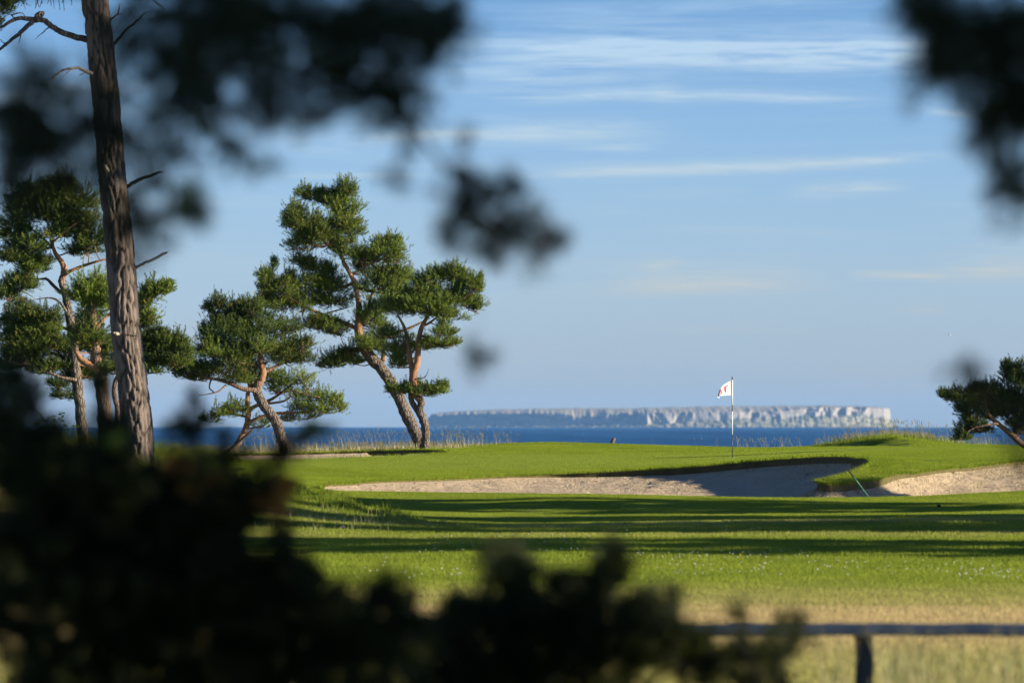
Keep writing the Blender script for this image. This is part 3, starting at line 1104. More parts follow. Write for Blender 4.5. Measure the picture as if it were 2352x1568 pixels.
class Tree:
    def __init__(s, base, Y):
        s.Y = Y
        s.wood = Geo(); s.limbs = Geo(); s.need = Geo()
        s.pads = []
        s.line = []          # points that foliage branches can leave from, with radius

    def w(s, u, v, dy=0.0):
        p = P(u, v, s.Y)
        p[1] += dy
        return p

    def limb(s, rows, n=24, orange=0.5, main=False, k=None, jit=0.0):
        """rows (u, v, radius px, dy)"""
        rows = [r if len(r) == 4 else (*r, 0.0) for r in rows]
        a = np.array([[*s.w(u, v, dy), r * px(s.Y)] for u, v, r, dy in rows])
        c = catmull(a, n)
        if jit:
            c[1:, :3] += rng.normal(0, jit, (len(c) - 1, 3)) * np.array([1, 1, 1])
        c[:, 3] = np.maximum(c[:, 3], .006)
        rad = c[:, 3]
        K = k or (10 if main else 6)
        ring = rad[:, None] * (1 + rng.normal(0, .07 if main else .04, (len(c), K)))
        V, F, T = tube(c[:, :3], ring, K)
        F = np.concatenate([F[:, [0, 1, 2]], F[:, [0, 2, 3]], T])
        o_ = np.broadcast_to(np.asarray(orange, float), (len(c),)) if np.ndim(orange) else np.full(len(c), orange)
        at = np.concatenate([np.repeat(o_, K), [o_[-1], o_[0]]])
        (s.wood if main else s.limbs).add(V, F, at)
        s.line.append(c)
        return c

    def nearest(s, p, reach=1.0):
        best, bp, br = 1e9, None, .02
        for c in s.line:
            d = np.linalg.norm((c[:, :3] - p) * np.array([1, 1, 1.0]), axis=1) + np.maximum(c[:, 2] - p[2], 0) * 1.2
            i = d.argmin()
            if d[i] < best:
                best, bp, br = d[i], c[i, :3], c[i, 3]
        return bp, br

    def pad(s, u, v, ru, rv, dy=None, dens=1.0, tint=(.15, .75), nn=22, up=.8, shoot=.19, orange=.75, nl=.068, nw=.010, deep=.75, twigs=True, filler=False):
        s_ = px(s.Y)
        if not filler: s.pads.append((u, v, ru, rv, dy, dens, tint, nl, nw))
        if dy is None:
            dy = rng.uniform(-.5, .5) * ru * s_
        c = s.w(u, v, dy)
        ru, rv = ru * 1.03, rv * 1.05
        rx, ry, rz = ru * s_, ru * s_ * deep, rv * s_
        bp, br = s.nearest(c)
        # branch from the wood to the pad
        low = c - np.array([0, 0, rz * .55])
        dist = np.linalg.norm(low - bp)
        if dist > .1:
            midp = (bp + low) / 2 + rng.normal(0, .06, 3) * dist + np.array([0, 0, -.07 * dist])
            q = catmull(np.array([bp, midp, low]), 7)
            r0 = min(br * .6, .016 + dist * .012)
            add_tube(s.limbs, q, np.linspace(r0, .010, 7), 5, orange)
        # sub-branches fan out and carry shoots
        nb = max(4, int(5 + ru * .16))
        sp, sd_ = [], []
        for k in range(nb):
            a = rng.uniform(0, 2 * np.pi); h = rng.uniform(-.55, 1.0); rr = math.sqrt(max(0, 1 - h * h * .85)) * rng.uniform(.5, 1.22)
            e = c + np.array([rx * rr * math.cos(a), ry * rr * math.sin(a), rz * h])
            b0 = low + rng.normal(0, .12, 3) * np.array([rx, ry, rz * .3])
            q = catmull(np.array([b0, (b0 + e) / 2 + np.array([0, 0, -.12 * rz]) + rng.normal(0, .08, 3) * rz, e]), 6)
            if twigs:
                add_tube(s.limbs, q, np.linspace(.011, .005, 6), 4, orange * .8)
            m = int((12 + ru * rv * .037) * dens)
            t = rng.uniform(.30, 1.0, m) ** .8
            i = t * 5; i0 = np.minimum(i.astype(int), 4); f = (i - i0)[:, None]
            b = q[i0] * (1 - f) + q[i0 + 1] * f
            b = b + rng.normal(0, 1, (m, 3)) * np.array([rx, ry, rz]) * .23
            d = unit(b - low) * 1.0 + np.array([0, 0, up]) + rng.normal(0, .38, (m, 3))
            sp.append(b); sd_.append(d)
        # bare dead twigs under the foliage
        for k in range(int(2 + ru * .05)):
            e = low + rng.normal(0, .55, 3) * np.array([rx, ry, rz * .7]) - np.array([0, 0, rz * rng.uniform(.1, .7)])
            add_tube(s.limbs, catmull(np.array([low, (low + e) / 2 + rng.normal(0, .1, 3) * rz, e]), 5), np.linspace(.010, .004, 5), 4, .2)
        sp = np.concatenate(sp); sd_ = np.concatenate(sd_)
        # upright leaders along the top of the pad
        if ru > 12 and not filler:
            for k in range(int(3 + ru * .13)):
                a = rng.uniform(0, 6.283); rr = rng.uniform(.2, 1.0)
                b = c + np.array([rx * rr * math.cos(a), ry * rr * math.sin(a), rz * math.sqrt(max(.05, 1 - rr * rr)) * .9])
                L = rng.integers(2, 4)
                dirv = unit(np.array([rng.normal(0, .22), rng.normal(0, .22), 1.0]))
                sp = np.vstack([sp, b + dirv * (np.arange(L) * .085)[:, None]])
                sd_ = np.vstack([sd_, np.repeat(dirv[None], L, 0) * 1.2])
        m = len(sp)
        hgt = np.clip((sp[:, 2] - (c[2] - rz)) / (2 * rz), 0, 1)
        tn = np.clip(tint[0] + (tint[1] - tint[0]) * rng.uniform(0, 1, m) + rng.normal(0, .16), 0, 1.15)
        odd = rng.uniform(0, 1, m) < rng.choice([.01, .03, .10])
        tn = np.where(odd, 1.6, tn)
        shoot_batch(s.need, sp, sd_, rng.uniform(.6, 1.25, m) * shoot, nn, nl, nw, tn)

    def finish(s, base, name, label, cat='tree', group='wind bent pines along the shore', bark=None, need=None):
        pads = list(s.pads)
        done = set()
        for i, a in enumerate(pads):
            dd = sorted((math.hypot(a[0] - b[0], (a[1] - b[1]) * 1.3), j) for j, b in enumerate(pads) if j != i)
            for d, j in dd[:2]:
                b = pads[j]
                if (min(i, j), max(i, j)) in done or d > (a[2] + b[2]) * 1.25: continue
                done.add((min(i, j), max(i, j)))
                dy = (a[4] or 0) * .5 + (b[4] or 0) * .5 + rng.uniform(-.2, .2)
                s.pad((a[0] + b[0]) / 2 + rng.normal(0, 5), (a[1] + b[1]) / 2 + rng.normal(0, 4), (a[2] + b[2]) * .26, (a[3] + b[3]) * .30, dy,
                      dens=.42 * min(a[5], b[5]), tint=(max(0, a[6][0] - .1), a[6][1] * .85), nl=a[7], nw=a[8], filler=True)
        root = empty(name, base, label, cat, group)
        if s.wood.V: s.wood.build('trunk', bark or M_BARK, root, True)
        if s.limbs.V: s.limbs.build('branches', bark or M_BARK, root, True)
        if s.need.V:
            o = s.need.build('crown', need or M_NEEDLE, root, False)
        return root


def gz(p):
    return float(ground_z([p[0]], [p[1]])[0])


def pine_tall():
    t = Tree(None, 168.0)
    base = t.w(969, 1030); base[2] = gz(base) - .1
    t.limb([(973, 1034, 17), (966, 1018, 14.5), (950, 985, 13.5), (931, 945, 13.5), (905, 890, 13.5), (879, 850, 13.5), (850, 818, 13), (831, 788, 10.5), (823, 755, 9.5), (825, 715, 7), (818, 660, 5.4),
            (803, 627, 5), (785, 592, 4.6), (777, 560, 4.2), (777, 520, 3.4), (780, 470, 2.4), (786, 430, 1.2)], 90, orange=np.clip((np.linspace(0, 1, 90) - .36) / .16, 0, 1), main=True, k=14, jit=.006)
    t.limb([(824, 757, 5.5), (800, 745, 5), (778, 737, 4.6), (740, 722, 4), (706, 707, 3.2), (674, 690, 2.4), (636, 662, 1.4)], 26, 1.0)
    t.limb([(742, 723, 2.5), (762, 716, 2), (800, 705, 1.3, .3)], 10, 1.0)
    t.limb([(779, 570, 4, -.1), (760, 560, 3.4, -.2), (738, 568, 3, -.3), (706, 551, 2, -.4), (680, 520, 1.4, -.4)], 16, 1.0)
    t.limb([(826, 732, 5), (845, 705, 4, .1), (851, 684, 3.4, .1), (868, 640, 2.4, .2), (886, 590, 1.5, .3)], 18, 1.0)
    t.limb([(806, 634, 4), (830, 616, 3), (868, 598, 2.4), (905, 590, 1.5)], 14, 1.0)
    t.limb([(818, 660, 4, .1), (845, 668, 3, .3), (890, 672, 2, .4), (918, 662, 1.3, .5)], 14, .9)
    t.limb([(838, 795, 5, -.05), (862, 786, 4.5, -.1), (898, 771, 4, -.2), (940, 754, 3.2, -.3), (974, 738, 2.2, -.3)], 18, .55)
    t.limb([(880, 830, 6), (881, 815, 5.4), (878, 800, 4.6), (872, 786, 3)], 8, .8)
    t.limb([(836, 796, 4, .2), (800, 806, 3, .3), (770, 818, 2, .3), (740, 826, 1.3, .2)], 14, .5)
    t.limb([(815, 650, 4, .3), (770, 660, 3, .6), (720, 655, 2, .7), (680, 648, 1.5, .7)], 14, .8)
    t.limb([(778, 500, 3, .1), (755, 470, 2.2, .1), (725, 450, 1.6), (698, 440, 1.1)], 12, .9)
    t.limb([(778, 520, 3, .2), (800, 500, 2.2, .2), (825, 488, 1.4, .2)], 10, .9)
    for u, v, ru, rv, *dd in [
        (787, 438, 26, 19, .1), (800, 432, 14, 14, -.2), (772, 462, 36, 20, .1), (697, 442, 12, 10, .0), (716, 452, 22, 12, .1), (742, 456, 24, 14, .2), (797, 482, 36, 19, -.1), (790, 512, 40, 18, -.3), (806, 532, 27, 11, 0),
        (680, 490, 26, 22, -.2), (700, 512, 42, 26, -.5), (718, 540, 46, 24, -.4), (690, 564, 30, 16, -.3), (755, 556, 32, 16, .3), (745, 528, 34, 18, -.5), (665, 510, 18, 20, -.1),
        (802, 574, 32, 20, -.3), (828, 590, 22, 14, -.2), (694, 602, 26, 10, .2), (718, 612, 32, 14, .4), (748, 620, 26, 14, .6),
        (886, 572, 42, 20, .0), (900, 556, 20, 13, .2), (914, 596, 24, 11, -.1), (862, 588, 26, 14, .2),
        (838, 614, 36, 16, .5), (904, 632, 42, 24, .3), (868, 650, 46, 26, .1), (915, 668, 36, 20, .4), (886, 698, 48, 20, -.1), (853, 722, 32, 14, -.3), (930, 690, 30, 20, .3), (860, 745, 34, 14, .3),
        (757, 653, 50, 20, .7), (700, 650, 42, 18, .5), (643, 662, 40, 20, -.1), (614, 640, 22, 16, -.1), (626, 612, 9, 16, 0), (603, 668, 14, 12, 0), (660, 640, 18, 14, .2), (763, 684, 50, 18, .6), (697, 690, 42, 15, .3), (650, 702, 40, 15, .1), (612, 686, 26, 14, .1),
        (748, 748, 44, 14, -.2), (705, 738, 40, 13, -.3), (780, 762, 30, 12, .3),
        (850, 793, 38, 14, -.4), (880, 800, 18, 12, -.3), (775, 822, 46, 14, .2), (806, 808, 22, 10, -.1), (755, 838, 24, 9, .2), (815, 832, 16, 7, .2)]:
        t.pad(u, v, ru, rv, dd[0] if dd else None, tint=(.25, .95))
    return t.finish(base, 'pine_tree', 'tallest windswept pine with a curving leaning trunk beside the back bunker')


def pine_slim():
    t = Tree(None, 165.5)
    base = t.w(976, 1028); base[2] = gz(base) - .1
    t.limb([(974, 1030, 11), (977, 1012, 10), (977, 980, 9.5), (970, 958, 9.5), (964, 944, 9), (967, 922, 8.5), (955, 905, 8.5), (950, 880, 8), (951, 856, 7.6), (958, 832, 7.4), (961, 800, 6.5), (964, 768, 6), (973, 741, 4.8), (990, 715, 3.4), (1010, 680, 2)],
           70, orange=np.clip((np.linspace(0, 1, 70) - .34) / .1, 0, 1), main=True, k=12, jit=.004)
    t.limb([(966, 950, 7.5), (954, 936, 7, .1), (944, 914, 6.5, .1), (944, 880, 6, .1), (946, 853, 6, .1), (940, 810, 5.4, .1), (934, 772, 4.6, .2), (927, 748, 3.4, .2), (912, 722, 2, .3)], 40, orange=np.clip((np.linspace(0, 1, 40) - .3) / .15, 0, 1), k=9)
    t.limb([(970, 748, 3.4), (985, 742, 3), (1004, 728, 2.2)], 10, 1.0)
    t.limb([(964, 770, 3), (990, 776, 2, -.1), (1020, 788, 1.3, -.2)], 10, .9)
    t.limb([(952, 900, 3.2, -.1), (975, 903, 2.4, -.2), (1000, 898, 1.8, -.2), (1018, 888, 1.0, -.2)], 10, .4)
    t.limb([(940, 900, 2.4, .1), (920, 896, 1.8, .1), (900, 888, 1.0, .1)], 8, .4)
    t.limb([(985, 720, 3, -.1), (1030, 700, 2.2, -.2), (1075, 680, 1.5, -.2), (1096, 660, 1, -.2)], 14, .9)
    t.limb([(990, 715, 2.5, .2), (980, 680, 2, .3), (985, 650, 1.4, .3)], 10, .9)
    # bare dead twig right of the stem
    t.limb([(958, 868, 1.5, -.1), (972, 868, 1.2, -.1), (980, 860, 1.0, -.1), (985, 846, .6, -.1)], 8, 0)
    for u, v, ru, rv, *dd in [
        (1004, 640, 36, 20), (1042, 626, 24, 16), (1060, 632, 10, 16), (1072, 652, 28, 18), (1092, 664, 12, 14), (1098, 640, 6, 14), (972, 664, 30, 18), (962, 648, 12, 10), (1028, 680, 58, 24, .1), (1078, 700, 26, 14, 0), (1092, 712, 12, 9, 0), (984, 706, 52, 22, -.2), (1024, 726, 38, 14, 0), (925, 704, 44, 22, .3), (948, 687, 28, 16, .4),
        (1022, 760, 22, 10, -.2), (1008, 788, 40, 10, -.2), (1038, 792, 14, 6, -.2), (970, 792, 30, 11, .3), (907, 806, 32, 13, .3), (930, 828, 20, 9, .3), (898, 770, 32, 11, .4), (912, 840, 16, 7, .3),
        (972, 903, 30, 10, -.2), (1004, 896, 20, 9, -.2), (1018, 887, 9, 5, -.2), (903, 894, 17, 7, .1), (930, 898, 14, 8, .1), (956, 890, 16, 8, .1)]:
        t.pad(u, v, ru, rv, dd[0] if dd else None, tint=(.3, 1.0))
    return t.finish(base, 'pine_tree', 'slender two stemmed pine just right of the tallest pine, crown leaning right')


def pine_dark():
    t = Tree(None, 161.0)
    base = t.w(655, 1036); base[2] = gz(base) - .1
    t.limb([(660, 1040, 15), (652, 1018, 13), (643, 998, 12), (634, 968, 12), (614, 942, 11.5), (598, 918, 11), (589, 894, 10.5), (598, 872, 10), (604, 855, 8), (598, 820, 6), (600, 780, 4), (592, 735, 2)], 60, orange=np.clip((np.linspace(0, 1, 60) - .5) / .2, 0, .8), main=True, k=12, jit=.006)
    t.limb([(590, 897, 8, .1), (576, 885, 7, .2), (570, 860, 6.5, .2), (574, 810, 5, .2), (566, 760, 3.4, .2), (556, 720, 1.6, .2)], 26, .5, k=8)
    t.limb([(588, 896, 6, -.1), (560, 893, 5.4, -.2), (530, 880, 5, -.3), (505, 872, 4, -.3), (480, 868, 2.6, -.3), (430, 850, 1.4, -.2)], 22, .3)
    t.limb([(486, 872, 2, -.3), (482, 890, 1.7, -.3), (492, 900, 1.4, -.3)], 6, .2)
    t.limb([(520, 884, 2.4, -.4), (505, 898, 2, -.5), (484, 904, 1.5, -.5), (460, 908, .8, -.5)], 9, .6)
    t.limb([(604, 856, 5, .1), (640, 838, 4, .2), (680, 815, 2.6, .3), (700, 796, 1.5, .3)], 18, .4)
    t.limb([(572, 830, 4, -.1), (530, 800, 3, -.3), (495, 778, 2, -.3)], 12, .6)
    t.limb([(598, 800, 3, .3), (640, 770, 2.2, .4), (665, 750, 1.4, .4)], 12, .6)
    for u, v, ru, rv, *dd in [
        (498, 700, 22, 14), (480, 712, 10, 9), (540, 712, 36, 18), (576, 706, 30, 18), (525, 736, 52, 20), (595, 722, 42, 18), (475, 770, 24, 16), (525, 772, 54, 22, -.3), (601, 758, 50, 22, -.2), (655, 752, 34, 16), (493, 806, 46, 18, -.4), (565, 800, 50, 22, -.5), (646, 798, 52, 22, 0), (690, 794, 30, 15),
        (457, 842, 48, 16, -.2), (410, 842, 24, 12, 0), (430, 860, 26, 10, 0), (511, 846, 52, 17, -.5), (652, 826, 46, 14, .2), (579, 850, 44, 16, .5), (545, 872, 40, 10, -.1), (700, 822, 22, 10, .3), (455, 868, 26, 8, .1)]:
        t.pad(u, v, ru, rv, dd[0] if dd else None, dens=.9, tint=(.02, .45), nl=.065)
    for u, v, ru, rv in [(500, 812, 34, 12), (540, 826, 34, 12), (560, 815, 26, 12), (600, 800, 30, 12)]:
        t.pad(u, v, ru, rv, -.9, dens=.6, tint=(.5, 1.1), nl=.06)
    return t.finish(base, 'pine_tree', 'dark dense crooked pine left of the tallest pine above the back bunker')


def pine_sparse():
    t = Tree(None, 171.0)
    base = t.w(536, 1046); base[2] = gz(base) - .1
    t.limb([(534, 1050, 9), (540, 1030, 8), (552, 1008, 7.5), (566, 982, 7.5), (570, 955, 7), (569, 930, 6.5), (569, 906, 5), (575, 880, 3)], 36, orange=np.linspace(.3, 1.3, 36), main=True, k=10, jit=.004)
    t.limb([(570, 972, 5, -.1), (592, 960, 4.6, -.2), (630, 950, 4.2, -.2), (669, 947, 3.6, -.2), (700, 946, 2.6, -.2), (735, 942, 1.4, -.2)], 20, .7)
    t.limb([(570, 940, 5, .1), (596, 928, 4.6, .1), (620, 918, 4, .2), (645, 902, 3.2, .2), (672, 880, 2.2, .2), (690, 868, 1.2, .2)], 20, .9)
    t.limb([(600, 928, 3, -.2), (650, 922, 2.6, -.4), (668, 910, 2.4, -.4), (672, 895, 2, -.4), (700, 905, 1.4, -.4), (735, 912, 1, -.4)], 18, .6)
    t.limb([(569, 958, 3, .2), (545, 952, 2.4, .3), (515, 950, 1.6, .3), (486, 962, .9, .3)], 12, .5)
    t.limb([(566, 985, 2.4, .1), (590, 980, 1.8, .2), (612, 974, 1, .2)], 8, .6)
    for u, v, ru, rv, *dd in [
        (507, 947, 30, 11), (484, 964, 20, 7), (534, 934, 24, 11), (550, 950, 22, 9), (618, 868, 34, 14), (650, 876, 32, 14), (691, 872, 28, 13), (712, 910, 46, 15), (757, 916, 28, 14), (776, 926, 18, 9), (745, 942, 36, 11), (693, 934, 32, 11), (601, 977, 24, 9), (642, 898, 28, 10), (700, 958, 24, 7), (780, 940, 14, 7), (660, 962, 22, 6)]:
        t.pad(u, v, ru, rv, dd[0] if dd else None, dens=.55, tint=(.55, 1.15), nl=.065, nw=.011, orange=.6)
    return t.finish(base, 'pine_tree', 'thin low pine with sparse olive branches behind the dark crooked pine')


def pine_left_back():
    t = Tree(None, 140.0)
    base = t.w(188, 1000); base[2] = gz(base) - .1
    t.limb([(195, 1044, 15), (189, 980, 13), (182, 920, 12.5), (174, 850, 12), (168, 785, 10.5), (158, 718, 9), (149, 673, 8), (141, 648, 8), (148, 620, 7.5), (140, 600, 6), (124, 575, 4.5), (118, 530, 3.4), (135, 470, 2), (148, 430, 1.2)], 80,
           orange=np.clip((np.linspace(0, 1, 80) - .5) / .12, 0, 1.3), main=True, k=12, jit=.005)
    t.limb([(150, 630, 5, -.1), (165, 622, 4.5, -.2), (193, 611, 4, -.2), (222, 602, 3, -.3), (245, 596, 2, -.3)], 16, 1.3)
    t.limb([(140, 672, 4, .1), (122, 656, 4, .1), (112, 645, 3.6, .1), (104, 640, 3, .1), (82, 640, 2, .1), (50, 630, 1.2, .2)], 14, .2)
    t.limb([(156, 722, 3.4, -.1), (144, 700, 3, -.2), (130, 688, 2.6, -.2), (110, 684, 1.6, -.2), (85, 688, .8, -.2)], 12, 0)
    t.limb([(124, 575, 3, .2), (95, 545, 2.6, .4), (60, 520, 1.8, .5), (30, 505, 1.2, .5)], 14, .9)
    t.limb([(120, 560, 3, -.2), (155, 530, 2.4, -.3), (190, 505, 1.8, -.3), (215, 490, 1.1, -.3)], 14, .9)
    t.limb([(172, 835, 5, .1), (130, 815, 4, .2), (90, 800, 3, .2), (40, 780, 1.6, .2)], 16, .3)
    t.limb([(176, 872, 4.4, -.1), (140, 866, 3.6, -.2), (100, 850, 2.6, -.2), (66, 838, 1.6, -.2), (20, 832, 1, -.2)], 16, .3)
    t.limb([(166, 760, 4, .1), (120, 745, 3, .2), (60, 735, 1.8, .3), (10, 730, 1, .3)], 14, .5)
    for u, v, ru, rv, *dd in [
        (149, 421, 24, 16), (128, 440, 30, 20), (80, 452, 50, 26), (54, 478, 46, 24), (176, 462, 42, 24), (126, 490, 54, 24), (34, 525, 40, 24), (149, 530, 46, 22), (68, 565, 44, 18), (203, 508, 36, 18), (218, 550, 32, 18), (194, 574, 32, 14), (26, 590, 40, 18), (68, 615, 36, 14), (45, 655, 42, 18), (86, 606, 28, 12), (20, 680, 30, 16),
        (45, 726, 46, 18), (92, 728, 46, 15), (30, 763, 38, 16), (104, 762, 46, 18), (58, 790, 54, 14), (126, 792, 40, 16), (135, 838, 38, 12), (95, 850, 36, 11), (25, 806, 32, 12), (195, 735, 34, 16, .4), (215, 800, 34, 16, .6), (180, 860, 40, 14, .5), (220, 850, 30, 14, .6), (150, 800, 36, 14, .5), (60, 820, 46, 12, .3), (135, 884, 26, 7), (150, 912, 18, 5), (20, 842, 24, 10)]:
        t.pad(u, v, ru, rv, dd[0] if dd else None, dens=.95, tint=(.05, .65), nl=.065, nw=.011)
    return t.finish(base, 'pine_tree', 'tall pine at the far left with grey lower trunk and orange bent upper limb')


def pine_left_near():
    t = Tree(None, 136.0)
    base = t.w(245, 1030); base[2] = gz(base) - .1
    t.limb([(250, 1050, 20), (243, 1006, 17), (239, 940, 16), (231, 871, 15), (222, 826, 14), (216, 781, 12), (214, 735, 8), (216, 690, 4)], 50, orange=np.linspace(0, .7, 50), main=True, k=12, jit=.005)
    t.limb([(228, 852, 9, -.1), (212, 842, 8.4, -.1), (194, 831, 8, -.1), (184, 822, 6.5, -.1), (172, 800, 4, -.1), (160, 770, 2, .1)], 16, 1.1, k=8)
    t.limb([(246, 1020, 9, .1), (268, 985, 8, .1), (270, 940, 7, .1), (262, 905, 6, .1), (266, 870, 4.5, .1), (290, 840, 3.5, .2), (330, 832, 3, .2), (380, 828, 2, .2), (420, 812, 1.2, .2)], 40, .2, k=8)
    t.limb([(232, 860, 6, .3), (268, 838, 5, .4), (310, 815, 4, .4), (350, 798, 3, .3), (400, 800, 1.6, .3)], 20, .3)
    t.limb([(216, 760, 5, .1), (250, 720, 4, .3), (300, 700, 3, .4), (345, 680, 2, .4), (380, 665, 1, .4)], 20, .8)
    for u, v, ru, rv, *dd in [
        (198, 668, 44, 24), (230, 655, 26, 20), (212, 700, 42, 20), (250, 690, 40, 20), (352, 664, 26, 15, .4), (338, 688, 28, 16, .4), (333, 726, 22, 16, .4), (372, 662, 14, 9, .4), (384, 668, 8, 6, .4), (320, 745, 24, 12, .4), (207, 758, 36, 22), (198, 780, 36, 18), (243, 806, 34, 14), (261, 852, 24, 11), (290, 770, 40, 20, .4),
        (351, 772, 28, 15, .3), (374, 788, 44, 16, .3), (405, 803, 30, 16, .3), (424, 820, 14, 12, .3), (360, 826, 32, 14, .2), (398, 832, 32, 12, .2), (342, 852, 20, 8, .2), (330, 800, 36, 16, .3), (412, 786, 14, 10, .3)]:
        t.pad(u, v, ru, rv, dd[0] if dd else None, dens=.9, tint=(.05, .6) if v > 740 else (.4, 1.1), nl=.065, nw=.011)
    return t.finish(base, 'pine_tree', 'pine half hidden behind the big straight trunk, branches showing on both sides')


def pine_right():
    t = Tree(None, 152.0)
    base = t.w(2425, 1062); base[2] = gz(base) - .1
    t.limb([(2428, 1066, 10), (2400, 1045, 8), (2352, 1022, 7), (2330, 1004, 6.5), (2308, 985, 6), (2284, 966, 5), (2268, 945, 4), (2262, 915, 3), (2275, 880, 1.6)], 50, orange=np.linspace(.5, 1, 50), main=True, k=10, jit=.003)
    t.limb([(2284, 966, 3.4, .1), (2262, 955, 3, .1), (2235, 935, 2.4, .1), (2200, 918, 1.6, .1), (2175, 908, 1, .1)], 16, .4)
    t.limb([(2292, 972, 3, -.1), (2262, 976, 2.4, -.2), (2230, 985, 1.8, -.2), (2210, 1002, 1, -.2)], 12, .3)
    t.limb([(2330, 1004, 3.4, .2), (2330, 950, 3, .3), (2322, 900, 2.2, .3), (2312, 860, 1.4, .3)], 16, .6)
    t.limb([(2360, 1026, 5, .1), (2385, 980, 4, .2), (2395, 920, 3, .2), (2390, 860, 2, .2)], 16, .6)
    for u, v, ru, rv, *dd in [
        (2186, 915, 20, 9), (2171, 907, 9, 7), (2215, 912, 28, 13), (2236, 900, 14, 10), (2255, 918, 34, 20), (2226, 942, 32, 14), (2281, 942, 36, 20), (2270, 900, 26, 16), (2318, 934, 36, 24), (2348, 921, 34, 26), (2322, 866, 18, 20), (2307, 846, 9, 9), (2342, 878, 26, 24), (2330, 848, 16, 12), (2239, 966, 26, 11), (2223, 990, 24, 11), (2208, 1005, 14, 6), (2256, 986, 26, 9), (2332, 976, 20, 10), (2345, 990, 22, 8), (2380, 950, 40, 30), (2390, 890, 44, 34), (2400, 850, 36, 26), (2300, 905, 24, 16)]:
        t.pad(u, v, ru, rv, dd[0] if dd else None, dens=.95, tint=(.0, .34), nl=.065)  # low tint: shade on this pine put into its needle colour
    return t.finish(base, 'pine_tree', 'dark pine leaning in from the right edge over the sea')


